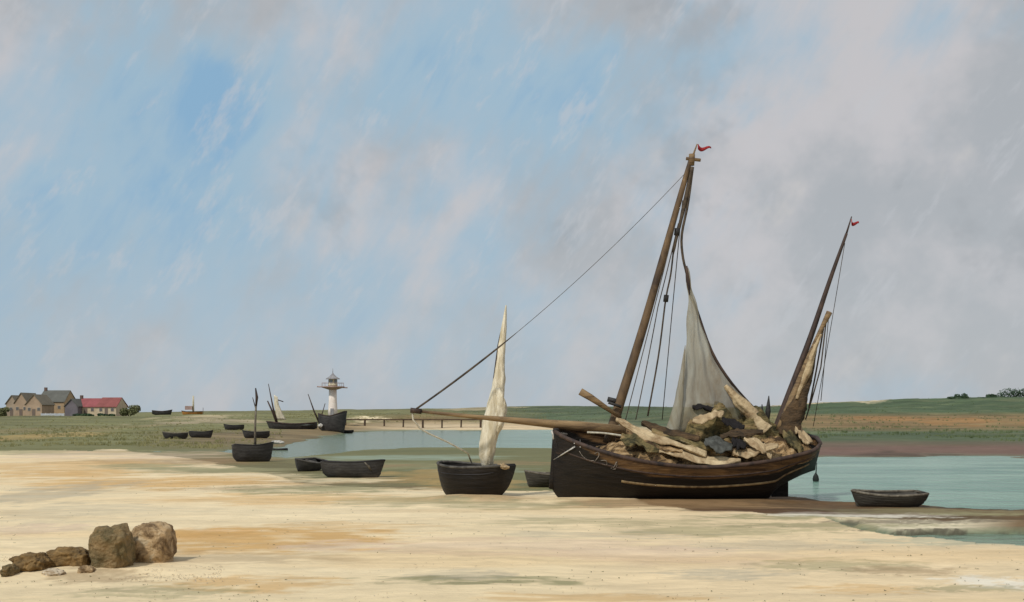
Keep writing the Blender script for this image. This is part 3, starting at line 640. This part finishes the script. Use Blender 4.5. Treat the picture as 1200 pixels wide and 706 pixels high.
# ------------------------------------------------------------------ small black sailing boat
Ys = 39.0; Xs = (560 - CX) / F * Ys; zs_ = gz(Xs, Ys)
sb = empty('sailing_boat', (Xs, Ys, zs_), 'small black beached boat with a tall furled cream sail, left of the big boat', 'sailing boat')
H2 = Hull(2.8, 2.0, 1.25, 1.12, 1.18, 'transom', .34, full=.3, bowpow=.55, bow_at=.45, sharp=.5)
ang = R(-33)
x2 = Matrix.Translation((-2.58, 40.3, zs_ - .06)) @ Matrix.Rotation(ang, 4, 'Z')
link('hull', H2.mesh(x2, 36, 30), M['tar'], sb, solid=.05)
link('gunwale', H2.rail(x2, .05, 36), M['boatin'], sb)
link('deck', H2.plate(x2, .75, .05, .97), M['boatin'], sb)
link('rubbing_strake', tube(H2.line(x2, 1, .8, .02, .98, 30, .02), .03, 8), M['boat'], sb)
link('rubbing_strake', tube(H2.line(x2, -1, .8, .02, .98, 30, .02), .03, 8), M['boat'], sb)
smast = link('mast', tube([W(566, 566, Ys), W(574, 500, Ys), W(585.5, 405, Ys), W(589.5, 380, Ys)], [.12, .11, .08, .04], 10), M['darkspar'], sb)
link('furled_sail', bundle([W(571, 551, 39.0), W(571, 530, 38.8), W(577, 495, 38.75), W(583, 455, 38.8), W(587, 420, 38.9), W(590, 388, 38.95), W(593, 358, 39)], [.2, .26, .32, .22, .15, .10, .02], 2, .22, 24, 70), M['furled'], sb)
link('sail_fold', bundle([W(583, 455, 38.6), W(587, 475, 38.6), W(584, 497, 38.6), W(576, 516, 38.6)], [.08, .17, .16, .06], 6, .4), M['furled'], sb)
strip2 = link('folded_cloth', bundle([W(583, 545, 38.55), W(589, 547, 38.5), W(597, 548, 38.55)], [.05, .09, .04], 11, .5), M['paleCloth'], sb)

# ------------------------------------------------------------------ the rowing boats and far boats
RB = 'small boats lying on the mud flats'
rowboat('rowing_boat', 'grey rowing boat aground at the water edge on the far right', 1040, 591, 2.4, 1.05, .44, 3, 'greyboat', None, heel=4, z=-.07, stern='transom', rim='gunw', mi='greyboat')
rowboat('rowing_boat', 'dark rowing boat half hidden behind the black bow of the big boat', 642, 570, 1.9, 1.2, .55, 10, 'greyboat', None, rim='gunw')
rowboat('rowing_boat', 'short dark rowing boat, pale inside, against the longer black one', 361, 551, 2.0, 1.15, .55, 62, 'farboat', RB, heel=10, rim='boatin')
b_, hl_, xf_ = rowboat('rowing_boat', 'long black rowing boat with a pale patch by its right end', 414, 559, 2.95, 1.25, .68, 172, 'farboat', RB, heel=8, stern='transom', rim='boat')
link('pale_patch', tube([xf_ @ (hl_.pt(.27, 1, .95) + Vector((0, .03, 0))), xf_ @ (hl_.pt(.21, 1, .7) + Vector((0, .03, 0))), xf_ @ (hl_.pt(.18, 1, .5) + Vector((0, .03, 0)))], [.02, .06, .03], 8), M['gunw'], b_)
bc, hlc, xfc = rowboat('sailing_boat', 'rounded black open boat with one bare pale mast', 297, 540, 2.5, 1.5, 1.0, 200, 'farboat', RB, heel=6, rim='boat'); bc['category'] = 'boat'
Yc = CH * F / (540 - HY)
mc = link('mast', tube([W(299, 530, Yc), W(299, 500, Yc), W(300, 476, Yc)], [.09, .07, .06], 8), M['gunw'], bc)
link('mast_top', tube([W(300, 478, Yc), W(301, 466, Yc), W(299.5, 455, Yc)], [.05, .09, .04], 8), M['darkspar'], mc)
link('gaff', tube([W(300, 480, Yc), W(296, 466, Yc)], [.04, .02], 6), M['darkspar'], mc)
rowboat('rowing_boat', 'left one of two black rowing boats lying end to end on the green flats', 205, 517, 2.6, 1.1, .62, 6, 'farboat', RB, rim='gunw')
rowboat('rowing_boat', 'right one of two black rowing boats lying end to end on the green flats', 236, 516, 2.6, 1.1, .66, 176, 'farboat', RB, rim='boat')
rowboat('rowing_boat', 'small dark rowing boat farthest back among the boats left of the bare mast', 274, 508, 2.9, 1.2, .7, 10, 'farboat', RB, rim='boat')
rowboat('rowing_boat', 'low dark rowing boat directly behind the boat with one bare mast', 300, 515, 3.0, 1.4, .7, 12, 'farboat', RB, rim='boat')
bb, hb, xb = rowboat('rowing_boat', 'small dark rowing boat with a white cloth over its rim, right of the bare mast', 324, 526, 1.8, .9, .5, 5, 'farboat', RB, rim='boat')
link('white_cloth', lump(W(325, 518.6, 92) , (.6, .35, .16), 4, .4, 1.8, 3), M['whitepaint'], bb)
# low dark ketch with pale sail
def fishing(label, px, pyb, L, B, hh, yaw, m, Y, heel=0):
    X = (px - CX) / F * Y; zb = CH - (pyb - HY) * Y / F; zb = min(zb, gz(X, Y) + .02)
    root = empty('fishing_boat', (X, Y, zb), label, 'boat', 'distant boats on the shore')
    hl = Hull(L, B, hh * 1.35, hh, hh * 1.2, 'round', .1, full=.36, bowpow=.55, counter=hh * .3, bow_at=.4, sharp=.6)
    xf = Matrix.Translation((X, Y, zb - .05)) @ Matrix.Rotation(R(yaw), 4, 'Z') @ Matrix.Rotation(R(heel), 4, 'X') @ Matrix.Translation((-L / 2, 0, 0))
    link('hull', hl.mesh(xf, 30, 9), M[m], root, solid=.08)
    link('rail', hl.rail(xf, .09, 30), M['darkspar'], root)
    link('deck', hl.plate(xf, .8, .04, .96), M['deck'], root)
    return root
k1 = fishing('low dark fishing boat with raked masts and a pale hanging sail, left of the lighthouse', 342, 505, 8.0, 2.6, 1.15, 3, 'farboat', 175)
link('mast', tube([W(326, 500, 175), W(320, 478, 175), W(314.5, 450, 175)], [.16, .13, .05], 8), M['darkspar'], k1)
link('mast', tube([W(325, 498, 175), W(319, 482, 175), W(313.5, 470, 175)], [.16, .15, .1], 8), M['darkspar'], k1)
link('sail', sheet([W(321, 463, 175), W(322, 478, 175), W(325, 492, 175)], [W(325, 465, 175), W(328, 478, 175), W(335, 492, 175)], 0, 0, 14, 10, 2, .3), M['furled'], k1, solid=.04)
link('yard', tube([W(323, 468, 175), W(332, 471, 175)], .08, 6), M['darkspar'], k1)
link('white_cloth', lump(W(357, 498.5, 174.2), (1.3, .5, .18), 6, .5, 1.8, 3), M['greyCloth'], k1)
k2 = fishing('high dark fishing boat with two spread masts lying in front of the lighthouse foot', 389, 508, 4.3, 3.0, 2.5, 168, 'farboat', 165, 6)
link('mast', tube([W(375, 498, 165), W(368, 482, 165), W(361, 462, 165)], [.14, .12, .05], 8), M['darkspar'], k2)
link('mast', tube([W(374, 497, 165), W(381, 473, 165)], [.1, .05], 8), M['darkspar'], k2)
link('white_cloth', lump(W(375.5, 499, 164), (.35, .3, .3), 9, .4, 1.8, 3), M['whitepaint'], k2)
rowboat('rowing_boat', 'tiny dark rowing boat at the water edge right of the lighthouse boat', 407, 507, 1.9, .8, .4, 3, 'farboat', RB, z=-.05)
Yk = 290
k3 = fishing('small dark boat high on the green bank between the red roofs and the orange boat', 190, 486, 5.2, 1.9, 1.1, 184, 'farboat', Yk)
k4 = fishing('small orange boat with a pale mast high on the green bank', 225, 485.5, 5.4, 2.0, .9, 5, 'orange', Yk)
link('mast', tube([W(226.5, 483, Yk), W(226.5, 464, Yk)], [.28, .2], 8), M['towerlamp'], k4)
link('cabin', box(W(218, 480.5, Yk + .5), W(225, 476, Yk - .5), 0), M['platform'], k4, smooth=False)
link('pole', tube([W(238, 486, Yk), W(238, 478, Yk)], .06, 6), M['rust'], k4)

# ------------------------------------------------------------------ marker in the water behind the stern
Yq = 50
mk = empty('marker_buoy', (W(956, 558, Yq).x, Yq, WATER_Z), 'thin dark marker buoy standing in the water just right of the big boat stern', 'buoy')
mk0 = (W(956, 560, Yq).x, Yq, WATER_Z - .1)
link('float', lathe(mk0, [(.02, 0), (.12, .05), (.15, .2), (.12, .35), (.04, .48), (.03, .5)], 12), M['buoy'], mk)
link('stick', tube([Vector(mk0) + Vector((0, 0, .4)), Vector(mk0) + Vector((.05, 0, .95))], [.03, .015], 6), M['buoy'], mk)

# ------------------------------------------------------------------ lighthouse
Yl = 300; lc = W(390, 491, Yl); lc.z = gz(lc.x, Yl) - .2
u_ = Yl / F
lz = lambda py: CH - (py - HY) * u_ - lc.z
lh = empty('lighthouse', lc, 'pale pink lighthouse tower with a wide gallery and pointed dark roof', 'lighthouse')
link('tower', lathe(lc, [(1.35, 0), (1.25, 2), (1.1, lz(470)), (1.05, lz(456))], 24), M['tower'], lh)
gal = link('gallery', lathe(lc, [(1.1, lz(457)), (2.9, lz(454.6)), (3.2, lz(454.2)), (3.2, lz(453)), (1.2, lz(452.8))], 24), M['platform'], lh)
bm = bmesh.new(); tube_bm(bm, [(lc.x - 4.3, Yl, lc.z + lz(453.4)), (lc.x + 4.0, Yl, lc.z + lz(454.6))], .16, 6)
link('signal_yard', fin(bm), M['platform'], gal)
for k in range(12):
    a = k * math.pi / 6; q = Vector((lc.x + 3.0 * math.cos(a), Yl + 3.0 * math.sin(a), lc.z + lz(453)))
    link('baluster', tube([q, q + Vector((0, 0, .9))], .04, 5), M['platform'], gal)
link('handrail', tube([(lc.x + 3.0 * math.cos(k * math.pi / 12), Yl + 3.0 * math.sin(k * math.pi / 12), lc.z + lz(453) + .9) for k in range(25)], .05, 5), M['platform'], gal)
lan = link('lantern_room', lathe(lc, [(1.3, lz(452.8)), (1.3, lz(450)), (1.15, lz(449.8)), (1.15, lz(444.5)), (1.25, lz(444))], 12), M['towerlamp'], lh)
for k in range(6):
    a = k * math.pi / 3 + .3; c = Vector((lc.x + 1.17 * math.cos(a), Yl + 1.17 * math.sin(a), lc.z + lz(449.4)))
    t = Vector((-math.sin(a), math.cos(a), 0)) * .38
    bm = bmesh.new(); o = Vector((math.cos(a), math.sin(a), 0)) * .03
    v = [bm.verts.new(x) for x in (c - t + o, c + t + o, c + t + o + Vector((0, 0, .95)), c - t + o + Vector((0, 0, .95)))]; bm.faces.new(v)
    link('window_pane', fin(bm), M['glass'], lan)
rf = link('roof', lathe(lc, [(1.95, lz(444.6)), (1.9, lz(444)), (1.0, lz(441.5)), (.3, lz(438.5)), (.1, lz(437))], 16), M['towerroof'], lh)
link('finial', tube([lc + Vector((0, 0, lz(438))), lc + Vector((0, 0, lz(432)))], [.1, .05], 6), M['towerroof'], rf)
link('door', box((lc.x - .45, Yl - 1.42, lc.z + .1), (lc.x + .45, Yl - 1.2, lc.z + 2.2)), M['towerroof'], lh, smooth=False)

# ------------------------------------------------------------------ houses on the left
def house(label, x0, x1, yb, ye, yr, Y, dep, mw, mr_, gable=False, chim=(), wins=2, name='house', door=True):
    a = W(x0, yb, Y); b = W(x1, ye, Y); X0, X1 = a.x, b.x; zb = min(a.z, gz((X0 + X1) / 2, Y)) - .3; zbv = a.z; ze = b.z; zr = W(0, yr, Y).z
    root = empty(name, ((X0 + X1) / 2, Y + dep / 2, zb), label, 'house', 'houses on the left bank')
    bm = bmesh.new()
    if gable:   # ridge runs away from the viewer
        xm = (X0 + X1) / 2; sec = [(X0, zb), (X1, zb), (X1, ze), (xm, zr), (X0, ze)]
        f = [bm.verts.new((x, Y, z)) for x, z in sec]; g = [bm.verts.new((x, Y + dep, z)) for x, z in sec]
    else:
        ym = Y + dep / 2; sec = [(Y, zb), (Y + dep, zb), (Y + dep, ze), (ym, zr), (Y, ze)]
        f = [bm.verts.new((X0, y, z)) for y, z in sec]; g = [bm.verts.new((X1, y, z)) for y, z in sec]
    bm.faces.new(f); bm.faces.new(g)
    for i in range(5): bm.faces.new((f[i], f[(i + 1) % 5], g[(i + 1) % 5], g[i]))
    link('wall', fin(bm), mw, root, smooth=False)
    bm = bmesh.new(); o = .25; th = .16
    def slab(pts):
        lo = [bm.verts.new(p) for p in pts]; hi = [bm.verts.new((p[0], p[1], p[2] + th)) for p in pts]
        bm.faces.new(lo); bm.faces.new(hi)
        for i in range(4): bm.faces.new((lo[i], lo[(i + 1) % 4], hi[(i + 1) % 4], hi[i]))
    if gable:
        xm = (X0 + X1) / 2; s = (zr - ze) / (xm - X0)
        slab([(X0 - o, Y - o, ze - o * s + .02), (xm, Y - o, zr + .02), (xm, Y + dep + o, zr + .02), (X0 - o, Y + dep + o, ze - o * s + .02)])
        slab([(X1 + o, Y - o, ze - o * s + .02), (xm, Y - o, zr + .02), (xm, Y + dep + o, zr + .02), (X1 + o, Y + dep + o, ze - o * s + .02)])
    else:
        s = (zr - ze) / (dep / 2)
        slab([(X0 - o, Y - o, ze - o * s + .02), (X1 + o, Y - o, ze - o * s + .02), (X1 + o * .2, ym, zr + .02), (X0 - o * .2, ym, zr + .02)])
        slab([(X0 - o, Y + dep + o, ze - o * s + .02), (X1 + o, Y + dep + o, ze - o * s + .02), (X1 + o * .2, ym, zr + .02), (X0 - o * .2, ym, zr + .02)])
    rf = link('roof', fin(bm), mr_, root, smooth=False)
    for c in chim:
        X = X0 + (X1 - X0) * c; yy = Y + dep / 2
        link('chimney', box((X - .35, yy - .35, ze), (X + .35, yy + .35, zr + 1.0)), M['chim'], rf, smooth=False)
    n = wins
    for k in range(n):
        X = X0 + (X1 - X0) * (k + .5 + (.12 if k % 2 else -.05)) / n; z0 = zbv + (ze - zbv) * .4
        fr = link('window', box((X - .45, Y - .06, z0), (X + .45, Y - .004, z0 + .95)), M['trim'], root, smooth=False)
        link('pane', box((X - .36, Y - .09, z0 + .08), (X + .36, Y - .062, z0 + .87)), M['pane'], fr, smooth=False)
    if door:
        X = X0 + (X1 - X0) * .5
        link('door', box((X - .42, Y - .07, zb), (X + .42, Y - .004, zbv + 1.7)), M['doorp'], root, smooth=False)
    return root
def wmat(n, c, k=.75): return mat(n, lin(c), tuple(v * k for v in lin(c)), .9, .5, (1, 1, 1), .3)
M['chim'] = wmat('chimney_brick', (120, 100, 92)); M['trim'] = wmat('trim', (200, 190, 172)); M['pane'] = wmat('pane', (112, 110, 110)); M['doorp'] = wmat('door_paint', (128, 114, 104))
tan1 = wmat('tan_wall', (178, 160, 140)); tan2 = wmat('buff_wall', (186, 162, 138)); och = wmat('ochre_wall', (186, 160, 128)); yel = wmat('cream_wall', (212, 194, 166)); gry = wmat('grey_wall', (120, 114, 120))  # distance haze is put into these paler wall colours
rgrey = wmat('slate_roof', (106, 106, 100)); rtan = wmat('thatch', (132, 124, 108)); rred = wmat('red_tiles', (158, 90, 92)); rred2 = wmat('worn_red_tiles', (148, 88, 84))
house('pale hazy gabled house at the far left edge of the village', 7, 20, 487, 473, 464, 305, 8, tan1, rtan, True, (), 1)
house('tan house with a steep gable, second from the left edge', 17, 32, 487, 472, 461, 300, 9, tan2, rtan, True, (), 2)
house('buff gabled cottage standing in front of the long slate roof', 30, 49, 487, 474, 463, 297, 8, tan2, rtan, True, (), 2)
house('long ochre house under the tallest dark slate roof', 44, 75, 485, 471, 458, 312, 9, och, rgrey, False, (.06,), 3)
house('grey shed with a dark gable against the left end of the red roofs', 76, 91, 486, 476, 468, 298, 7, gry, rgrey, True, (), 0, door=False)
house('cream cottage under the bright red tiled roof', 88, 113, 486, 477, 467.5, 301, 8, yel, rred, False, (.04,), 2)
house('cream cottage under the worn brownish red roof, rightmost of the village', 113, 136, 486, 477, 466.5, 298, 9, yel, rred2, False, (), 2)
# pale fence below the slate house
fe = empty('fence', W(62, 487, 294), 'low whitish board fence in front of the long slate roofed house', 'fence')
link('board_panel', box(W(48, 487.8, 294), W(75, 484.8, 293.9)), wmat('fence_paint', (196, 200, 208)), fe, smooth=False)
for k in range(6):
    x = 48 + k * 5.4; link('post', box(W(x, 489, 294.2), W(x + .7, 484.2, 294.0)), M['trim'], fe, smooth=False)

# ------------------------------------------------------------------ jetty
Yj = 212
jt = empty('jetty', W(500, 497, Yj), 'long low timber jetty on piles along the far shore, left of the bowsprit', 'jetty')
link('walkway', box(W(402, 492.6, Yj + 1.4), W(590, 491.2, Yj - 1.0)), M['pile'], jt, smooth=False)
for k in range(9):
    x = 405 + k * 22.6
    a = W(x, 492.6, Yj - .8); link('pile', tube([a, Vector((a.x + random.uniform(-.1, .1), a.y, -.6))], .16 + .05 * (k % 3 == 1), 7), M['pile'], jt)

# ------------------------------------------------------------------ bushes on the skyline
def bush(px, pyb, w, h, Y, label, m='bush', seed=1, cat='bush', group='bushes on the skyline'):
    a = W(px, pyb, Y); ww = w / F * Y / 2; hh = h / F * Y; gzz = gz(a.x, Y); n_leaf = int(1500 * max(1, w / 30)); zb = min(a.z, gzz)
    top = a.z + hh
    root = empty('bush', (a.x, Y, zb), label, cat, group)
    rnd = random.Random(seed); bm = bmesh.new()
    lobes = [(rnd.uniform(-.65, .65) * ww * (1 if w < 40 else 1.4), rnd.uniform(-.5, .5) * min(ww, 3), rnd.uniform(.2, .75)) for _ in range(9 if w < 40 else 40)]
    for _ in range(n_leaf):
        lx, ly, lf = rnd.choice(lobes); v = Vector([rnd.gauss(0, 1) for _ in range(3)]).normalized() * rnd.uniform(.6, 1)
        c = Vector((a.x + lx + v.x * min(ww, 3) * .42, Y + ly + v.y * min(ww, 3) * .42, zb + max(.05, (lf * (top - zb)) + v.z * (top - zb) * .3)))
        s = .16 + .1 * rnd.random(); t1 = Vector([rnd.gauss(0, 1) for _ in range(3)]).normalized() * s; t2 = t1.orthogonal().normalized() * s * .7
        bm.faces.new([bm.verts.new(c + q) for q in (t1, t2, -t1, -t2)])
    link('foliage', fin(bm), M[m], root, smooth=False)
    bm = bmesh.new()
    for k in range(4): tube_bm(bm, [(a.x, Y, zb - .1), (a.x + lobes[k][0] * .8, Y + lobes[k][1] * .8, zb + lobes[k][2] * (top - zb) * .8)], [.12, .04], 6)
    link('stem', fin(bm), M['trunk'], root)
bush(1127, 470, 17, 9, 340, 'leftmost small round green bush on the right skyline', seed=1)
bush(1163, 469, 14, 8, 340, 'middle small round green bush on the right skyline', seed=2)
bush(1150, 468.5, 96, 3.5, 336, 'long low dark hedge along the right skyline', seed=9)
bush(1190, 470, 40, 15, 338, 'largest dark green bush at the right edge of the skyline', seed=3)
bush(152, 487, 24, 13, 296, 'olive green hedge mound right of the rightmost red roof', 'bushcool', seed=4)
bush(1, 489, 18, 12, 292, 'grey green bush at the left edge below the pale house', 'bushcool', seed=5)
bush(98, 489, 30, 4, 292, 'long low dark hedge under the red roofed cottages', 'bush', seed=6)
bush(125, 489, 22, 4, 291, 'short dark hedge below the worn red roof', 'bush', seed=8)

# ------------------------------------------------------------------ rocks on the near sand
def rock(px, pyb, wpx, hpx, seed, m, label, sq=.72, dep=.45, amp=.17):
    Y = CH * F / (pyb - HY) ; X = (px - CX) / F * Y; z = gz(X, Y); w = wpx / F * Y / 2; h = hpx / F * Y
    o = link('rock', lump((X, Y + dep * .5, z + h * .40), (w, dep, h * .58), seed, amp, 1.5, 5, sq), M[m]); tag(o, label, 'rock', 'rocks on the near sand'); return o
rock(127, 668, 48, 52, 3, 'rockweed', 'tall squarish rock with greenish weed on top, left one of the big pair')
rock(175, 661, 50, 48, 8, 'rock', 'tall rock with a pale tan face, right one of the big pair')
rock(33, 671, 44, 22, 12, 'lowrock', 'low brown rock near the left edge of the sand', .8, .4, .25)
rock(78, 667, 52, 24, 15, 'lowrock', 'long low ochre rock against the left side of the big pair', .75, .4, .25)
rock(60, 675, 26, 9, 18, 'shellgrit', 'small whitish stone in front of the low brown rocks', .9, .15, .25)
rock(99, 673, 20, 10, 21, 'rock', 'small pinkish stone at the foot of the left tall rock', .9, .15, .25)
rock(8, 676, 16, 14, 25, 'rockweed', 'small dark rock at the extreme left edge of the sand', .85, .25, .25)

# ------------------------------------------------------------------ stuff: marsh grass, weed scraps, shell grit
def scatter(name, n, regions, size, m, label, cat, seed, blades=5, flat=False):
    rnd = random.Random(seed); V = []; Fc = []
    xs = []
    while len(xs) < n:
        x0, x1, d0, d1 = rnd.choice(regions); px = rnd.uniform(x0, x1); d = math.exp(rnd.uniform(math.log(d0), math.log(d1)))
        X = (px - CX) / F * d
        xs.append((X, d))
    A_ = np.array(xs); keep = fbm(A_[:, 0] * .15 * (1 if not flat else 4), A_[:, 1] * .3 * (1 if not flat else 3), seed) > (.5 if not flat else .52); A_ = A_[keep]
    Z, _ = ground_eval(A_[:, 0], A_[:, 1])
    for (X, Y), z in zip(A_, Z):
        if z < WATER_Z + .03: continue
        s = size * rnd.uniform(.5, 1.3)
        for _ in range(blades):
            a = rnd.uniform(0, 6.28); r_ = s * rnd.uniform(0, .9); c = Vector((X + r_ * math.cos(a), Y + r_ * math.sin(a), z - .01)); k = len(V)
            if flat:
                q = rnd.uniform(.3, 1) * s * .5; b = rnd.uniform(0, 6.28)
                V += [c + Vector((q * math.cos(b + t) * (1 if t != 2.1 else .7), q * math.sin(b + t), .012 + rnd.uniform(0, .02))) for t in (0, 1.3, 2.6, 4.0)]; V.append(c + Vector((0, 0, .012 + q * .5)))
                Fc += [(k + i, k + (i + 1) % 4, k + 4) for i in range(4)]
            else:
                w = s * .12; t = Vector((rnd.uniform(-.3, .3) * s, rnd.uniform(-.3, .3) * s, s * rnd.uniform(.5, 1)))
                V += [c - Vector((w, 0, 0)), c + Vector((w, 0, 0)), c + t]; Fc.append((k, k + 1, k + 2))
    me = bpy.data.meshes.new(name); me.from_pydata([tuple(v) for v in V], [], Fc)
    return tag(link(name, me, M[m], smooth=False), label, cat, kind='stuff')
scatter('marsh_grass', 9000, [(-250, 330, 98, 300), (-250, 260, 94, 160), (330, 640, 240, 330)], .28, 'grass', 'olive marsh grass covering the bank below the houses', 'grass', 3, 6)
scatter('dune_grass', 6000, [(900, 1500, 130, 330), (880, 1500, 96, 130), (600, 960, 240, 400)], .28, 'dune', 'dark green dune grass on the far right bank', 'grass', 4, 6)
scatter('seaweed', 1500, [(-100, 1300, 17, 34), (150, 620, 40, 55), (-100, 1300, 17, 60)], .035, 'weed', 'scraps of olive seaweed on the pale sand', 'seaweed', 5, 3, True)
scatter('shell_grit', 3200, [(-100, 1300, 16, 32), (-20, 260, 19.5, 23)], .026, 'shellgrit', 'pale broken shells scattered on the sand', 'shells', 6, 2, True)

# ------------------------------------------------------------------ sky and light
w = bpy.data.worlds.new('World'); sc.world = w; w.use_nodes = True
N = w.node_tree.nodes; L = w.node_tree.links; bg = N['Background']
SUN_EL, SUN_AZ = 48, -145        # azimuth from +Y, towards the left and behind the camera
sky = N.new('ShaderNodeTexSky'); sky.sky_type = 'NISHITA'; sky.sun_disc = False; sky.sun_elevation = R(SUN_EL); sky.sun_rotation = R(SUN_AZ)
tc = N.new('ShaderNodeTexCoord')
def mapping(sx, sy, sz, ry, src=None, loc=(0, 0, 0)):
    a = N.new('ShaderNodeMapping'); a.vector_type = 'POINT'; a.inputs['Rotation'].default_value = (0, R(-ry), 0)
    L.new(src or tc.outputs['Generated'], a.inputs[0])
    b = N.new('ShaderNodeMapping'); b.inputs['Scale'].default_value = (sx, sy, sz); b.inputs['Location'].default_value = loc
    L.new(a.outputs[0], b.inputs[0]); return b.outputs[0]
def nz(vec, scale, detail=5, rough=.55, dist=0.):
    n = N.new('ShaderNodeTexNoise'); n.inputs['Scale'].default_value = scale; n.inputs['Detail'].default_value = detail; n.inputs['Roughness'].default_value = rough; n.inputs['Distortion'].default_value = dist
    L.new(vec, n.inputs[0]); return n.outputs['Fac']
def math_(op, a, b=None, c=None):
    m = N.new('ShaderNodeMath'); m.operation = op
    for k, v in enumerate((a, b, c)):
        if v is None: continue
        if isinstance(v, (int, float)): m.inputs[k].default_value = v
        else: L.new(v, m.inputs[k])
    return m.outputs[0]
def ramp(f, a, b):
    m = N.new('ShaderNodeMapRange'); m.interpolation_type = 'SMOOTHSTEP'; m.inputs[1].default_value = a; m.inputs[2].default_value = b
    L.new(f, m.inputs[0]); return m.outputs[0]
def mixc(f, a, b):
    m = N.new('ShaderNodeMix'); m.data_type = 'RGBA'
    if isinstance(f, (int, float)): m.inputs[0].default_value = f
    else: L.new(f, m.inputs[0])
    for k, v in ((6, a), (7, b)):
        if isinstance(v, tuple): m.inputs[k].default_value = (*v, 1)
        else: L.new(v, m.inputs[k])
    return m.outputs[2]
sx = N.new('ShaderNodeSeparateXYZ'); L.new(tc.outputs['Generated'], sx.inputs[0])
def K(c): return tuple(v * 10 for v in lin(c))
stroke = mapping(11, 4, 3.2, 33)
brush = nz(stroke, 3.2, 4, .6, .4)
big_ = nz(mapping(2.4, 2, 2.0, 30, loc=(3.1, .4, 1.9)), 2.0, 4, .55, .5)
med = nz(mapping(5.5, 4, 3.0, 30, loc=(1.2, .2, 5.1)), 2.0, 4, .6, .4)
def blob(x, z, rx, rz, amp):
    dx = math_('DIVIDE', math_('SUBTRACT', sx.outputs[0], x), rx); dz = math_('DIVIDE', math_('SUBTRACT', sx.outputs[2], z), rz)
    q = math_('ADD', math_('MULTIPLY', dx, dx), math_('MULTIPLY', dz, dz))
    return math_('MULTIPLY', math_('EXPONENT', math_('MULTIPLY', q, -1.)), amp)
# blueness: more on the left, a few clear gaps
f = math_('ADD', math_('MULTIPLY', big_, .8), math_('MULTIPLY', med, .7))
f = math_('ADD', f, math_('MULTIPLY', brush, .55))
f = math_('ADD', f, math_('MULTIPLY', sx.outputs[0], -.45))
gaps = None
for b in ((-.25, .27, .06, .06, .16), (-.38, .14, .10, .10, .26), (-.15, .17, .12, .10, .16), (0, .12, .1, .12, .12), (-.08, .30, .06, .05, .24), (.07, .27, .12, .04, .22), (.14, .31, .2, .02, .15), (.37, .31, .12, .03, .2), (-.14, .07, .05, .06, .25), (.30, .02, .12, .015, .22), (.12, .12, .1, .1, -.12), (.3, .15, .16, .1, -.15), (-.46, .33, .1, .06, -.28), (-.18, .33, .08, .03, -.1), (.27, .22, .12, .06, -.1)):
    g = blob(*b); f = math_('ADD', f, g)
blue = ramp(math_('ADD', f, math_('MULTIPLY', nz(mapping(9, 4, 5, 33, loc=(6, 2, 3)), 2.0, 4, .62), .8)), 1.20, 1.86)
deep = ramp(math_('ADD', math_('ADD', f, blob(-.255, .27, .03, .04, .28)), math_('MULTIPLY', brush, .25)), 1.46, 1.85)
cloud = mixc(ramp(nz(mapping(4, 3, 4, 20, loc=(7, 1, 2)), 1.8, 5, .6), .38, .64), K((174, 178, 182)), K((198, 196, 198)))
cloud = mixc(math_('MULTIPLY', ramp(nz(mapping(7, 3, 4, 25, loc=(2, 5, 8)), 2.2, 4, .6), .58, .70), .55), cloud, K((202, 199, 197)))
cloud = mixc(math_('MULTIPLY', ramp(math_('ADD', nz(mapping(5, 3, 5, 25, loc=(9, 5, 1)), 2.6, 4, .6), blob(.2, .17, .06, .04, .12)), .56, .72), .6), cloud, K((160, 164, 168)))
c = mixc(math_('MULTIPLY', blue, .92), cloud, K((158, 187, 206)))
c = mixc(math_('MULTIPLY', deep, .75), c, K((130, 172, 205)))
c = mixc(math_('MULTIPLY', ramp(nz(mapping(14, 4, 5, 33, loc=(4, 4, 4)), 3.0, 4, .65), .54, .72), .5), c, K((196, 198, 202)))
haze_ = math_('MULTIPLY', math_('SUBTRACT', 1.0, ramp(math_('ABSOLUTE', sx.outputs[2]), 0, .20)), .45)
c = mixc(haze_, c, K((184, 189, 195)))
c = mixc(.05, c, sky.outputs[0])
L.new(c, bg.inputs[0]); bg.inputs[1].default_value = .1
sl = bpy.data.lights.new('sun', 'SUN'); sl.energy = 2.4; sl.angle = R(5); sl.color = (1, .95, .86)
so = bpy.data.objects.new('sun', sl); col.objects.link(so)
d = Vector((math.sin(R(SUN_AZ)) * math.cos(R(SUN_EL)), math.cos(R(SUN_AZ)) * math.cos(R(SUN_EL)), math.sin(R(SUN_EL))))
so.rotation_euler = d.to_track_quat('Z', 'Y').to_euler(); so.location = (0, -5, 30)

cam = bpy.data.cameras.new('camera'); co = bpy.data.objects.new('camera', cam); col.objects.link(co)
co.location = (0, 0, CH); co.rotation_euler = (R(90), 0, 0)
cam.sensor_width = 36; cam.lens = 36 * F / 1200; cam.shift_y = (HY - 353) / 1200; cam.clip_end = 20000; cam.clip_start = .1
sc.camera = co
sc.view_settings.view_transform = 'Standard'; sc.view_settings.look = 'None'; sc.view_settings.exposure = 0; sc.view_settings.gamma = 1
